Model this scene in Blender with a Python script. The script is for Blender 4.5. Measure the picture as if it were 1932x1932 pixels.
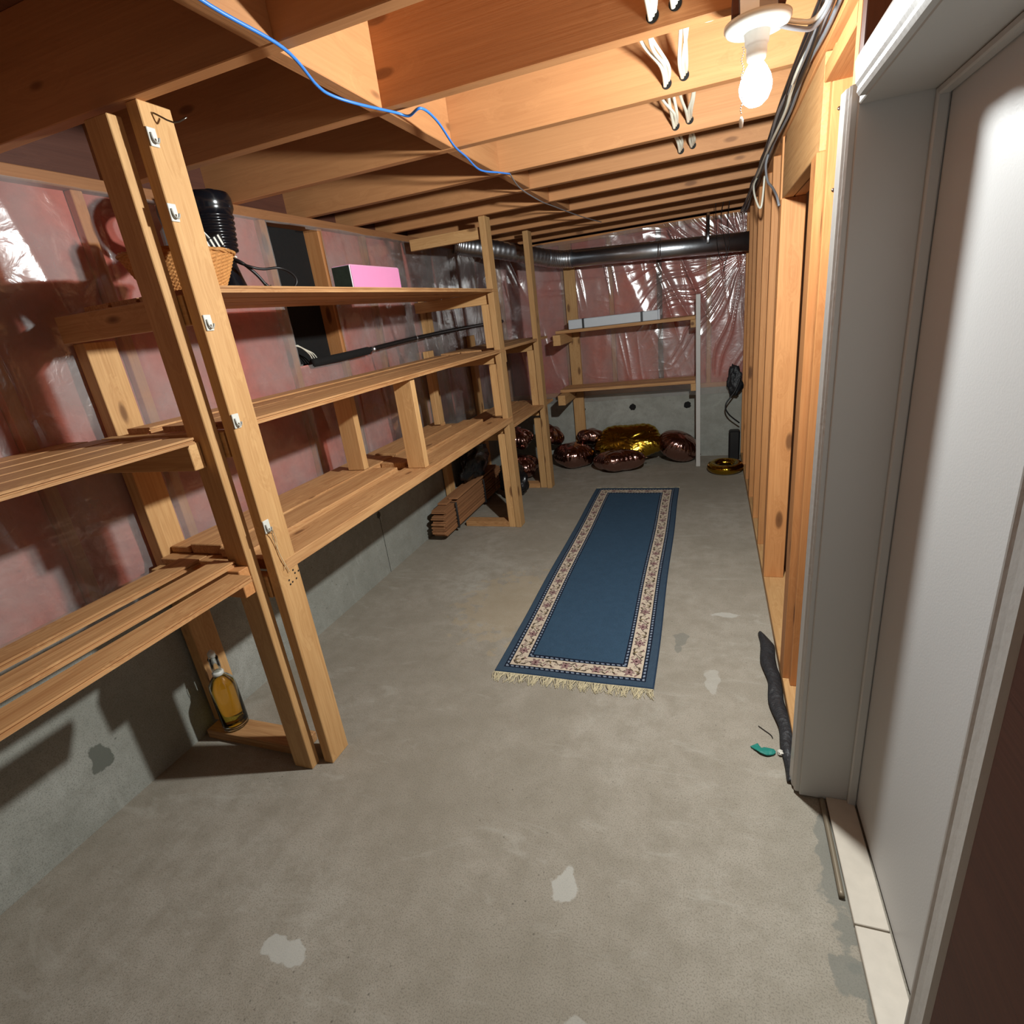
import bpy, bmesh, math, random
import numpy as np
from mathutils import Matrix, Vector, noise as mnoise
random.seed(7)
rng = np.random.RandomState(11)
for o in list(bpy.data.objects): bpy.data.objects.remove(o)
scn = bpy.context.scene
C = scn.collection

# ------------------------------------------------------------------ camera, world, exposure
cam_d = bpy.data.cameras.new('camera'); cam = bpy.data.objects.new('camera', cam_d); C.objects.link(cam)
R = ((0.93913253, -0.00741707, 0.34347499), (0.32301737, 0.35955117, -0.87543288), (-0.11700369, 0.93309589, 0.34006205))
cam.matrix_world = Matrix(((R[0][0], R[0][1], R[0][2], 0), (R[1][0], R[1][1], R[1][2], 0), (R[2][0], R[2][1], R[2][2], 1.41), (0, 0, 0, 1)))
cam_d.sensor_width = 36; cam_d.lens = 36 * 1014.58 / 1932; cam_d.clip_start = 0.02
scn.camera = cam
scn.view_settings.view_transform = 'Standard'; scn.view_settings.look = 'None'
scn.view_settings.gamma = 1; scn.view_settings.use_curve_mapping = False
scn.view_settings.exposure = 0.2
w = bpy.data.worlds.new('world'); scn.world = w; w.use_nodes = True
w.node_tree.nodes['Background'].inputs[0].default_value = (1.0, 0.94, 0.86, 1)
w.node_tree.nodes['Background'].inputs[1].default_value = 0.08
BULB = (0.090, 1.55, 1.818)
BULB_W = 176.0; BULB_SMOOTH = 1.3

# ------------------------------------------------------------------ object helpers
W = {}
def tag(o, label=None, cat=None, group=None, kind=None):
    if label: o['label'] = label
    if cat: o['category'] = cat
    if group: o['group'] = group
    if kind: o['kind'] = kind
    return o
def link(o, M, parent=None):
    C.objects.link(o)
    if parent is not None:
        o.parent = parent; o.matrix_parent_inverse = W[parent.name].inverted()
    o.matrix_basis = M; W[o.name] = M.copy()
    return o
def empty(name, loc, label=None, cat=None, group=None, kind=None):
    o = bpy.data.objects.new(name, None); o.empty_display_size = 0.05
    link(o, Matrix.Translation(loc)); return tag(o, label, cat, group, kind)
def mesh_obj(name, verts, faces, m, parent=None, M=None, smooth=False, center=True):
    me = bpy.data.meshes.new(name)
    verts = [Vector(v) for v in verts]
    if M is None:
        c = sum(verts, Vector()) / len(verts) if center else Vector()
        verts = [v - c for v in verts]; M = Matrix.Translation(c)
    me.from_pydata([tuple(v) for v in verts], [], faces)
    if smooth: me.polygons.foreach_set('use_smooth', [True] * len(me.polygons))
    if m is not None: me.materials.append(m)
    me.update()
    return link(bpy.data.objects.new(name, me), M, parent)
AX = {0: Matrix.Identity(4), 1: Matrix.Rotation(math.pi / 2, 4, 'Z'), 2: Matrix.Rotation(-math.pi / 2, 4, 'Y')}
_lum = {}
def box_mesh(dims, bev, m):
    key = (tuple(round(d, 4) for d in dims), round(bev, 4), m.name)
    if key in _lum: return _lum[key]
    bm = bmesh.new(); bmesh.ops.create_cube(bm, size=1)
    for v in bm.verts: v.co = Vector((v.co.x * dims[0], v.co.y * dims[1], v.co.z * dims[2]))
    if bev > 0: bmesh.ops.bevel(bm, geom=list(bm.edges), offset=bev, segments=1, affect='EDGES')
    me = bpy.data.meshes.new('board'); bm.to_mesh(me); bm.free(); me.materials.append(m)
    _lum[key] = me; return me
def lum(name, xr, yr, zr, m, parent=None, bev=0.002, rz=0.0, tilt=None):
    """a piece of lumber: its own x axis runs along its length, so that the grain does"""
    d = [xr[1] - xr[0], yr[1] - yr[0], zr[1] - zr[0]]
    ax = max(range(3), key=lambda i: d[i])
    dims = {0: (d[0], d[1], d[2]), 1: (d[1], d[0], d[2]), 2: (d[2], d[1], d[0])}[ax]
    me = box_mesh(dims, bev, m)
    c = Vector(((xr[0] + xr[1]) / 2, (yr[0] + yr[1]) / 2, (zr[0] + zr[1]) / 2))
    M = Matrix.Translation(c) @ Matrix.Rotation(rz, 4, 'Z') @ (tilt or Matrix.Identity(4)) @ AX[ax]
    return link(bpy.data.objects.new(name, me), M, parent)
def smooth_path(pts, n=8):
    P = [Vector(p) for p in pts]; out = []
    for i in range(len(P) - 1):
        p0 = P[max(i - 1, 0)]; p1 = P[i]; p2 = P[i + 1]; p3 = P[min(i + 2, len(P) - 1)]
        for k in range(n):
            t = k / n
            out.append(0.5 * ((2 * p1) + (p2 - p0) * t + (2 * p0 - 5 * p1 + 4 * p2 - p3) * t * t + (3 * p1 - p0 - 3 * p2 + p3) * t ** 3))
    out.append(P[-1]); return out
def tube_geo(path, r, seg=8, flat=1.0, caps=True):
    V, F = [], []; n = len(path); up = Vector((0, 0, 1)); prev = None
    for i, p in enumerate(path):
        t = (path[min(i + 1, n - 1)] - path[max(i - 1, 0)]).normalized()
        if prev is None:
            a = t.cross(up) if abs(t.z) < .95 else t.cross(Vector((1, 0, 0)))
        else: a = prev - t * prev.dot(t)
        a.normalize(); prev = a; b = t.cross(a)
        rr = r[i] if isinstance(r, (list, tuple)) else r
        for k in range(seg):
            an = 2 * math.pi * k / seg
            V.append(p + a * math.cos(an) * rr + b * math.sin(an) * rr * flat)
    for i in range(n - 1):
        for k in range(seg):
            F.append((i * seg + k, i * seg + (k + 1) % seg, (i + 1) * seg + (k + 1) % seg, (i + 1) * seg + k))
    if caps: F.append(tuple(range(seg))[::-1]); F.append(tuple(range((n - 1) * seg, n * seg)))
    return V, F
def tube(name, pts, r, m, parent=None, seg=8, n=8, flat=1.0):
    V, F = tube_geo(smooth_path(pts, n) if n > 1 else [Vector(p) for p in pts], r, seg, flat)
    return mesh_obj(name, V, F, m, parent, smooth=True)
def lathe(name, prof, loc, m, parent=None, seg=32, rot=None, smooth=True, sx=1, sy=1):
    V, F = [], []
    for (r, z) in prof:
        for k in range(seg):
            a = 2 * math.pi * k / seg; V.append((r * math.cos(a) * sx, r * math.sin(a) * sy, z))
    n = len(prof)
    for i in range(n - 1):
        for k in range(seg):
            F.append((i * seg + k, i * seg + (k + 1) % seg, (i + 1) * seg + (k + 1) % seg, (i + 1) * seg + k))
    if prof[0][0] > 1e-5: F.append(tuple(range(seg))[::-1])
    if prof[-1][0] > 1e-5: F.append(tuple(range((n - 1) * seg, n * seg)))
    M = Matrix.Translation(loc) @ (rot or Matrix.Identity(4))
    return mesh_obj(name, V, F, m, parent, M=M, smooth=smooth)
def grid_obj(name, P, m, parent=None, mask=None, smooth=True):
    """P: (n, k, 3) array"""
    n, k = P.shape[:2]
    idx = np.arange(n * k).reshape(n, k)
    q = np.stack([idx[:-1, :-1], idx[1:, :-1], idx[1:, 1:], idx[:-1, 1:]], -1).reshape(-1, 4)
    if mask is not None:
        mk = (mask[:-1, :-1] & mask[1:, :-1] & mask[1:, 1:] & mask[:-1, 1:]).reshape(-1); q = q[mk]
    V = P.reshape(-1, 3)
    me = bpy.data.meshes.new(name)
    c = V.mean(0); V = V - c
    me.vertices.add(len(V)); me.vertices.foreach_set('co', V.astype(np.float32).ravel())
    me.loops.add(len(q) * 4); me.loops.foreach_set('vertex_index', q.astype(np.int32).ravel())
    me.polygons.add(len(q)); me.polygons.foreach_set('loop_start', np.arange(0, len(q) * 4, 4, dtype=np.int32))
    me.polygons.foreach_set('loop_total', np.full(len(q), 4, dtype=np.int32))
    me.update(calc_edges=True); me.validate()
    if smooth: me.polygons.foreach_set('use_smooth', [True] * len(me.polygons))
    me.materials.append(m)
    return link(bpy.data.objects.new(name, me), Matrix.Translation(tuple(float(x) for x in c)), parent)
def vn(u, v, seed=0):
    """value noise on arrays, -1..1"""
    iu = np.floor(u).astype(int); iv = np.floor(v).astype(int); fu = u - iu; fv = v - iv
    fu = fu * fu * (3 - 2 * fu); fv = fv * fv * (3 - 2 * fv)
    def h(a, b):
        x = (a * 374761393 + b * 668265263 + seed * 974634777) & 0xffffffff
        x = ((x ^ (x >> 13)) * 1274126177) & 0xffffffff
        return ((x ^ (x >> 16)) & 0xffff) / 32767.5 - 1
    return (h(iu, iv) * (1 - fu) + h(iu + 1, iv) * fu) * (1 - fv) + (h(iu, iv + 1) * (1 - fu) + h(iu + 1, iv + 1) * fu) * fv
def ridge(n, p=2.0): return (1 - np.abs(n)) ** p

# ------------------------------------------------------------------ materials
def srgb(r, g, b):
    f = lambda c: ((c / 255 + 0.055) / 1.055) ** 2.4 if c / 255 > 0.04045 else c / 255 / 12.92
    return (f(r), f(g), f(b), 1)
def mat(name, col, rough=0.6, metal=0.0, spec=0.5, bump=None, var=0.0):
    m = bpy.data.materials.new(name); m.use_nodes = True; nt = m.node_tree; b = nt.nodes['Principled BSDF']
    b.inputs['Base Color'].default_value = col; b.inputs['Roughness'].default_value = rough
    b.inputs['Metallic'].default_value = metal; b.inputs['Specular IOR Level'].default_value = spec
    tc = nt.nodes.new('ShaderNodeTexCoord')
    nz = nt.nodes.new('ShaderNodeTexNoise'); nz.inputs['Scale'].default_value = bump[0] if bump else 30
    nz.inputs['Detail'].default_value = 4
    nt.links.new(tc.outputs['Object'], nz.inputs['Vector'])
    if bump:
        bp = nt.nodes.new('ShaderNodeBump'); bp.inputs['Strength'].default_value = bump[1]; bp.inputs['Distance'].default_value = 0.01
        nt.links.new(nz.outputs['Fac'], bp.inputs['Height']); nt.links.new(bp.outputs[0], b.inputs['Normal'])
    if var:
        mx = nt.nodes.new('ShaderNodeMix'); mx.data_type = 'RGBA'
        mx.inputs[6].default_value = tuple(c * (1 - var) for c in col[:3]) + (1,); mx.inputs[7].default_value = tuple(min(1, c * (1 + var)) for c in col[:3]) + (1,)
        nt.links.new(nz.outputs['Fac'], mx.inputs[0]); nt.links.new(mx.outputs[2], b.inputs['Base Color'])
    return m
def ramp(nt, src, stops, interp='LINEAR'):
    r = nt.nodes.new('ShaderNodeValToRGB'); r.color_ramp.interpolation = interp
    while len(r.color_ramp.elements) < len(stops): r.color_ramp.elements.new(0.5)
    for e, (p, c) in zip(r.color_ramp.elements, stops): e.position = p; e.color = c
    nt.links.new(src, r.inputs[0]); return r.outputs[0]
def mixc(nt, fac, a, b, mode='MIX'):
    mx = nt.nodes.new('ShaderNodeMix'); mx.data_type = 'RGBA'; mx.blend_type = mode
    for s, i in ((fac, 0), (a, 6), (b, 7)):
        if hasattr(s, 'is_linked') or hasattr(s, 'links'): nt.links.new(s, mx.inputs[i])
        else: mx.inputs[i].default_value = s
    return mx.outputs[2]
def math_n(nt, op, a, b=None, clamp=False):
    n = nt.nodes.new('ShaderNodeMath'); n.operation = op; n.use_clamp = clamp
    for s, i in ((a, 0), (b, 1)):
        if s is None: continue
        if isinstance(s, (int, float)): n.inputs[i].default_value = s
        else: nt.links.new(s, n.inputs[i])
    return n.outputs[0]
def wood(name, light, dark, knot=(0.10, 0.035, 0.012, 1), rough=0.62, contrast=1.0, knots=1.0, ks=.13):
    m = bpy.data.materials.new(name); m.use_nodes = True; nt = m.node_tree; b = nt.nodes['Principled BSDF']
    tc = nt.nodes.new('ShaderNodeTexCoord'); oi = nt.nodes.new('ShaderNodeObjectInfo')
    off = nt.nodes.new('ShaderNodeVectorMath'); off.operation = 'SCALE'; off.inputs[0].default_value = (37, 53, 71)
    nt.links.new(oi.outputs['Random'], off.inputs['Scale'])
    ad = nt.nodes.new('ShaderNodeVectorMath'); ad.operation = 'ADD'
    nt.links.new(tc.outputs['Object'], ad.inputs[0]); nt.links.new(off.outputs[0], ad.inputs[1])
    # knots
    mk = nt.nodes.new('ShaderNodeMapping'); mk.inputs['Scale'].default_value = (3.2, 9.0, 9.0); nt.links.new(ad.outputs[0], mk.inputs[0])
    vo = nt.nodes.new('ShaderNodeTexVoronoi'); vo.inputs['Scale'].default_value = 1.0; vo.inputs['Randomness'].default_value = 1
    nt.links.new(mk.outputs[0], vo.inputs['Vector'])
    kd = vo.outputs['Distance']
    kn = ramp(nt, kd, [(0.0, (1, 1, 1, 1)), (ks * .65, (0.85, 0.85, 0.85, 1)), (ks, (0, 0, 0, 1))])
    halo = ramp(nt, kd, [(0.0, (1, 1, 1, 1)), (0.42, (0, 0, 0, 1))])
    # grain, bent round the knots
    mg = nt.nodes.new('ShaderNodeMapping'); mg.inputs['Scale'].default_value = (0.9, 16, 16); nt.links.new(ad.outputs[0], mg.inputs[0])
    dd = nt.nodes.new('ShaderNodeVectorMath'); dd.operation = 'ADD'
    hs = nt.nodes.new('ShaderNodeVectorMath'); hs.operation = 'SCALE'; hs.inputs['Scale'].default_value = 0.9
    nt.links.new(halo, hs.inputs[0]); nt.links.new(mg.outputs[0], dd.inputs[0]); nt.links.new(hs.outputs[0], dd.inputs[1])
    n1 = nt.nodes.new('ShaderNodeTexNoise'); n1.inputs['Scale'].default_value = 1.6; n1.inputs['Detail'].default_value = 5; n1.inputs['Roughness'].default_value = 0.55
    nt.links.new(dd.outputs[0], n1.inputs['Vector'])
    sn = math_n(nt, 'SINE', math_n(nt, 'MULTIPLY', n1.outputs['Fac'], 46))
    sn = math_n(nt, 'ADD', math_n(nt, 'MULTIPLY', sn, 0.16 * contrast), 0.5)
    mf = nt.nodes.new('ShaderNodeMapping'); mf.inputs['Scale'].default_value = (2.5, 160, 160); nt.links.new(ad.outputs[0], mf.inputs[0])
    n2 = nt.nodes.new('ShaderNodeTexNoise'); n2.inputs['Scale'].default_value = 1; n2.inputs['Detail'].default_value = 3; nt.links.new(mf.outputs[0], n2.inputs['Vector'])
    f = math_n(nt, 'ADD', math_n(nt, 'MULTIPLY', n1.outputs['Fac'], 0.7), math_n(nt, 'MULTIPLY', sn, 0.5))
    f = math_n(nt, 'ADD', f, math_n(nt, 'MULTIPLY', math_n(nt, 'SUBTRACT', n2.outputs['Fac'], 0.5), 0.55 * contrast))
    f = math_n(nt, 'SUBTRACT', f, 0.12, clamp=True)
    col = mixc(nt, f, light, dark)
    # board to board difference
    hv = nt.nodes.new('ShaderNodeHueSaturation')
    vv = math_n(nt, 'ADD', math_n(nt, 'MULTIPLY', oi.outputs['Random'], 0.26), 0.87); nt.links.new(vv, hv.inputs['Value'])
    nt.links.new(col, hv.inputs['Color'])
    col = mixc(nt, math_n(nt, 'MULTIPLY', halo, 0.25 * knots), hv.outputs[0], dark)
    col = mixc(nt, math_n(nt, 'MULTIPLY', kn, 0.85 * knots), col, knot)
    nt.links.new(col, b.inputs['Base Color']); b.inputs['Roughness'].default_value = rough; b.inputs['Specular IOR Level'].default_value = 0.3
    bp = nt.nodes.new('ShaderNodeBump'); bp.inputs['Strength'].default_value = 0.25; bp.inputs['Distance'].default_value = 0.002
    nt.links.new(n2.outputs['Fac'], bp.inputs['Height']); nt.links.new(bp.outputs[0], b.inputs['Normal'])
    return m
M_joist = wood('joist_spruce', srgb(196, 142, 94), srgb(158, 106, 66), contrast=0.6, knots=0.8)
M_stud = wood('stud_pine', srgb(208, 150, 96), srgb(172, 112, 64), contrast=1.2, ks=.17)
M_post = wood('post_pine', srgb(208, 166, 114), srgb(170, 124, 76), contrast=1.35, ks=.15)
M_board = wood('board_pine', srgb(204, 158, 108), srgb(156, 106, 64), contrast=2.0, knots=0.9)
M_plate = wood('old_plate', srgb(158, 110, 72), srgb(124, 82, 52), contrast=0.8, knots=0.5)
M_plank = wood('planking', srgb(172, 124, 86), srgb(128, 84, 54), contrast=1.0, knots=0.2)
M_dark = wood('shaded_fir', srgb(96, 58, 44), srgb(68, 38, 30), contrast=0.6, knots=0.2)  # dark wood; on the studs round the door, shade is put into this colour
M_osb = wood('subfloor_ply', srgb(128, 84, 56), srgb(96, 60, 38), contrast=0.8, knots=0.4)
M_white = mat('white_paint', srgb(188, 187, 184), 0.4, bump=(60, 0.05))
M_door = mat('door_paint', srgb(196, 196, 196), 0.45, bump=(220, 0.03))
M_tile = mat('cream_tile', srgb(192, 182, 168), 0.4, bump=(35, 0.05), var=0.12)
M_plastic_w = mat('white_plastic', srgb(214, 214, 206), 0.35, var=0.03)
M_hook = mat('hook_grey', srgb(160, 158, 150), 0.4, var=0.03)
M_romex = mat('white_cable_jacket', srgb(226, 222, 205), 0.4, var=0.04)
M_grey_cable = mat('grey_cable_jacket', srgb(120, 122, 126), 0.4, var=0.1)
M_black = mat('black_rubber', srgb(26, 25, 26), 0.45, var=0.2)
M_blackgloss = mat('black_gloss', srgb(16, 17, 22), 0.18, var=0.2)
M_blackvoid = mat('black_board', srgb(13, 12, 12), 0.9, bump=(40, 0.3), var=0.3)
M_blue = mat('blue_cable_jacket', srgb(52, 120, 205), 0.4, var=0.08)
M_steel = mat('galvanized_steel', srgb(205, 210, 216), 0.34, metal=1.0, bump=(14, 0.15), var=0.15)
M_nail = mat('nail_steel', srgb(120, 112, 104), 0.35, metal=1.0)
M_copper_pipe = mat('dull_copper', srgb(110, 72, 56), 0.4, metal=0.9, var=0.3)
M_rod = mat('rod_metal', srgb(128, 116, 98), 0.45, metal=.3, var=.1)
M_pink = mat('pink_box', srgb(236, 150, 196), 0.5, var=0.03)
M_green = mat('dark_green_print', srgb(34, 48, 40), 0.5, bump=(50, 0.1), var=0.5)
M_whitebox = mat('box_edge_white', srgb(225, 215, 222), 0.6, var=0.03)
M_wicker = wood('wicker', srgb(206, 150, 90), srgb(150, 98, 50), contrast=1.2, knots=0)
M_strap = mat('black_strap', srgb(40, 40, 42), 0.5, var=0.2)
M_teal = mat('teal_scrap', srgb(20, 120, 108), 0.5, bump=(80, 0.4), var=0.2)
M_felt = mat('black_membrane', srgb(36, 37, 40), 0.5, bump=(60, 0.6), var=0.3)
M_blackbag = mat('black_bag', srgb(22, 21, 22), 0.25, bump=(12, 0.8), var=0.3)
M_foamwhite = mat('white_foam_pack', srgb(200, 206, 212), 0.5, var=0.04)
M_galv_white = mat('painted_upright', srgb(190, 186, 180), 0.45, var=0.06)
M_string = mat('string', srgb(206, 180, 140), 0.8, var=0.1)
M_rag = mat('crumbs', srgb(200, 196, 186), 0.8, var=0.1)
M_fringe = mat('fringe_cotton', srgb(196, 184, 152), 0.9, var=0.25)
def foil(name, col, rough):
    m = mat(name, col, rough, metal=1.0)
    nt = m.node_tree; b = nt.nodes['Principled BSDF']; tc = nt.nodes['Texture Coordinate']
    n = nt.nodes.new('ShaderNodeTexNoise'); n.inputs['Scale'].default_value = 9; n.inputs['Detail'].default_value = 3; n.inputs['Distortion'].default_value = 0.8
    nt.links.new(tc.outputs['Object'], n.inputs['Vector'])
    bp = nt.nodes.new('ShaderNodeBump'); bp.inputs['Strength'].default_value = 0.5; bp.inputs['Distance'].default_value = 0.03
    nt.links.new(n.outputs['Fac'], bp.inputs['Height']); nt.links.new(bp.outputs[0], b.inputs['Normal']); return m
M_rose = foil('rose_gold_foil', srgb(172, 132, 122), 0.16)
M_gold = foil('gold_foil', srgb(178, 142, 48), 0.17)

def concrete(name, c1, c2, c3, patches=(), dark=(), wallpores=False):
    m = bpy.data.materials.new(name); m.use_nodes = True; nt = m.node_tree; b = nt.nodes['Principled BSDF']
    geo = nt.nodes.new('ShaderNodeNewGeometry'); pos = geo.outputs['Position']
    def nz(sc, det=5, rough=0.6, dist=0):
        n = nt.nodes.new('ShaderNodeTexNoise'); n.inputs['Scale'].default_value = sc; n.inputs['Detail'].default_value = det
        n.inputs['Roughness'].default_value = rough; n.inputs['Distortion'].default_value = dist
        nt.links.new(pos, n.inputs['Vector']); return n.outputs['Fac']
    big = nz(1.3, 6, 0.6, 0.6); mid = nz(11, 6, 0.7); fine = nz(260, 3, 0.7)
    col = ramp(nt, big, [(0.30, c2), (0.55, c1), (0.75, c3)])
    col = mixc(nt, ramp(nt, mid, [(0.42, (0, 0, 0, 1)), (0.66, (0.75, 0.75, 0.75, 1))]), col, c2)
    col = mixc(nt, ramp(nt, fine, [(0.38, (0.55, 0.55, 0.55, 1)), (0.50, (0, 0, 0, 1))]), col, tuple(x * 0.55 for x in c2[:3]) + (1,))
    # scattered specks / pores
    vo = nt.nodes.new('ShaderNodeTexVoronoi'); vo.inputs['Scale'].default_value = 22 if wallpores else 34
    nt.links.new(pos, vo.inputs['Vector'])
    sp = ramp(nt, vo.outputs['Distance'], [(0.06, (0.7, 0.7, 0.7, 1)), (0.11, (0, 0, 0, 1))])
    gate = ramp(nt, nz(3, 3), [(0.47, (0, 0, 0, 1)), (0.62, (1, 1, 1, 1))])
    col = mixc(nt, math_n(nt, 'MULTIPLY', sp, gate), col, tuple(x * 0.35 for x in c2[:3]) + (1,))
    # light scuffs running across
    mp = nt.nodes.new('ShaderNodeMapping'); mp.inputs['Scale'].default_value = (2.2, 7, 3); mp.inputs['Rotation'].default_value = (0, 0, 0.5)
    nt.links.new(pos, mp.inputs[0]); ns = nt.nodes.new('ShaderNodeTexNoise'); ns.inputs['Scale'].default_value = 1.4; ns.inputs['Detail'].default_value = 7; ns.inputs['Roughness'].default_value = .7; ns.inputs['Distortion'].default_value = 1.0
    nt.links.new(mp.outputs[0], ns.inputs['Vector'])
    col = mixc(nt, ramp(nt, ns.outputs['Fac'], [(0.57, (0, 0, 0, 1)), (0.68, (0.38, 0.38, 0.38, 1))]), col, c3)
    wob = nt.nodes.new('ShaderNodeTexNoise'); wob.inputs['Scale'].default_value = 18; wob.inputs['Detail'].default_value = 4; nt.links.new(pos, wob.inputs['Vector'])
    def blob(col, p, sz, rgb, amt, wobble=1.0):
        sub = nt.nodes.new('ShaderNodeVectorMath'); sub.operation = 'SUBTRACT'; sub.inputs[1].default_value = p; nt.links.new(pos, sub.inputs[0])
        dv = nt.nodes.new('ShaderNodeVectorMath'); dv.operation = 'DIVIDE'; dv.inputs[1].default_value = sz; nt.links.new(sub.outputs[0], dv.inputs[0])
        ln = nt.nodes.new('ShaderNodeVectorMath'); ln.operation = 'LENGTH'; nt.links.new(dv.outputs[0], ln.inputs[0])
        v = math_n(nt, 'ADD', ln.outputs['Value'], math_n(nt, 'MULTIPLY', math_n(nt, 'SUBTRACT', wob.outputs['Fac'], 0.5), 2.2 * wobble))
        return mixc(nt, ramp(nt, v, [(0.85, (amt, amt, amt, 1)), (1.0, (0, 0, 0, 1))]), col, rgb)
    for (p, sz, rgb, amt) in list(patches) + list(dark): col = blob(col, p, sz, rgb, amt)
    nt.links.new(col, b.inputs['Base Color']); b.inputs['Roughness'].default_value = 0.82; b.inputs['Specular IOR Level'].default_value = 0.25
    bp = nt.nodes.new('ShaderNodeBump'); bp.inputs['Strength'].default_value = 0.35; bp.inputs['Distance'].default_value = 0.004
    nt.links.new(math_n(nt, 'ADD', math_n(nt, 'MULTIPLY', mid, 0.8), math_n(nt, 'MULTIPLY', fine, 0.35)), bp.inputs['Height']); nt.links.new(bp.outputs[0], b.inputs['Normal'])
    return m
lightp = srgb(188, 187, 180); greyp = srgb(112, 112, 105)
M_floor = concrete('floor_concrete', srgb(158, 150, 137), srgb(139, 131, 117), srgb(174, 169, 158),
    patches=[((-0.35, 0.93, 0), (0.032, 0.055, 9), lightp, 0.6), ((-0.975, 0.60, 0), (0.070, 0.030, 9), lightp, 0.7), ((-0.25, 0.64, 0), (0.035, 0.025, 9), lightp, 0.4),
             ((0.02, 1.85, 0), (0.03, 0.08, 9), lightp, 0.35), ((0.08, 2.33, 0), (0.06, 0.02, 9), lightp, 0.5)],
    dark=[((0.315, 1.12, 0), (0.045, 0.19, 9), greyp, 0.7), ((0.30, 0.89, 0), (0.05, 0.045, 9), greyp, 0.7), ((0.33, 0.76, 0), (0.025, 0.10, 9), greyp, 0.7),
          ((-0.11, 2.10, 0), (0.03, 0.05, 9), greyp, 0.6), ((-0.12, 2.03, 0), (0.02, 0.03, 9), greyp, 0.6), ((-0.94, 2.3, 0), (0.3, 0.35, 9), srgb(170, 150, 118), 0.35)])
M_conc = concrete('wall_concrete', srgb(158, 158, 150), srgb(138, 138, 129), srgb(178, 178, 171), wallpores=True,
    dark=[((-1.87, 0.82, 0.215), (9, 0.035, 0.045), srgb(96, 98, 90), 0.95), ((-1.87, 1.84, 0.61), (9, 0.02, 0.02), srgb(70, 70, 64), 0.9),
          ((-1.87, 2.57, 0.38), (9, 0.02, 0.02), srgb(70, 66, 60), 0.9)])

def vapor(name, haze, rough=0.16, bmp=0.3, base=0.06):
    m = bpy.data.materials.new(name); m.use_nodes = True; nt = m.node_tree; nt.nodes.remove(nt.nodes['Principled BSDF'])
    out = nt.nodes['Material Output']
    tr = nt.nodes.new('ShaderNodeBsdfTransparent'); tr.inputs[0].default_value = (0.93, 0.92, 0.91, 1)
    gl = nt.nodes.new('ShaderNodeBsdfGlossy'); gl.inputs['Roughness'].default_value = rough; gl.inputs[0].default_value = (1, 1, 1, 1)
    df = nt.nodes.new('ShaderNodeBsdfDiffuse'); df.inputs[0].default_value = (0.42, 0.40, 0.39, 1)
    lw = nt.nodes.new('ShaderNodeLayerWeight'); lw.inputs['Blend'].default_value = 0.32
    geo = nt.nodes.new('ShaderNodeNewGeometry')
    nz = nt.nodes.new('ShaderNodeTexNoise'); nz.inputs['Scale'].default_value = 3.5; nz.inputs['Detail'].default_value = 4; nt.links.new(geo.outputs['Position'], nz.inputs['Vector'])
    h = ramp(nt, nz.outputs['Fac'], [(0.35, (haze * 0.5,) * 3 + (1,)), (0.7, (haze * 1.6,) * 3 + (1,))])
    m1 = nt.nodes.new('ShaderNodeMixShader'); nt.links.new(h, m1.inputs[0]); nt.links.new(tr.outputs[0], m1.inputs[1]); nt.links.new(df.outputs[0], m1.inputs[2])
    m2 = nt.nodes.new('ShaderNodeMixShader'); f = math_n(nt, 'ADD', math_n(nt, 'MULTIPLY', lw.outputs['Fresnel'], 0.9), base, clamp=True)
    nt.links.new(f, m2.inputs[0]); nt.links.new(m1.outputs[0], m2.inputs[1]); nt.links.new(gl.outputs[0], m2.inputs[2])
    bp = nt.nodes.new('ShaderNodeBump'); bp.inputs['Strength'].default_value = bmp; bp.inputs['Distance'].default_value = 0.01
    n3 = nt.nodes.new('ShaderNodeTexNoise'); n3.inputs['Scale'].default_value = 16; n3.inputs['Detail'].default_value = 3; n3.inputs['Distortion'].default_value = 1.2
    nt.links.new(geo.outputs['Position'], n3.inputs['Vector']); nt.links.new(n3.outputs['Fac'], bp.inputs['Height']); nt.links.new(bp.outputs[0], gl.inputs['Normal'])
    nt.links.new(m2.outputs[0], out.inputs[0]); return m
M_vapor = vapor('vapor_plastic', 0.34, .18, .2)
M_vapor_far = vapor('vapor_plastic_crinkled', 0.26, 0.22, .15, .16)
M_insul = mat('pink_fibreglass', srgb(205, 114, 100), 0.95, bump=(28, 0.8), var=0.22)

# ------------------------------------------------------------------ the shell
FX = -1.87; FARY = 5.10
floor = mesh_obj('floor', [(-2.1, -1.6, 0), (1.2, -1.6, 0), (1.2, 5.3, 0), (-2.1, 5.3, 0), (-2.1, -1.6, -.1), (1.2, -1.6, -.1), (1.2, 5.3, -.1), (-2.1, 5.3, -.1)],
                 [(0, 1, 2, 3), (7, 6, 5, 4), (0, 4, 5, 1), (1, 5, 6, 2), (2, 6, 7, 3), (3, 7, 4, 0)], M_floor)
tag(floor, 'bare grey-beige concrete floor with pale paint spots', kind='structure')
JB, JT = 1.98, 2.215
ceiling = lum('ceiling', (-2.05, 0.9), (-1.6, 5.3), (JT, JT + 0.02), M_osb, None, 0)
tag(ceiling, 'plywood subfloor over exposed floor joists', kind='structure')
joist_y = [-1.33, -0.92, -0.51, -0.11, 0.30, 0.72, 1.135, 1.573, 2.03, 2.505, 2.905, 3.31, 3.72, 4.12, 4.52, 4.93]
for y in joist_y:
    lum('joist', (-2.0, 0.36), (y, y + 0.038), (JB, JT), M_joist, ceiling)
for i, y in enumerate(joist_y[3:-2]):
    y2 = joist_y[3:][i + 1]; x = -0.83 + random.uniform(-.02, .02)
    if y > 3.5: continue
    lum('blocking', (x - 0.04, x), (y + 0.038, y2), (JB + random.uniform(0, .004), JT), M_joist, ceiling)
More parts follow.
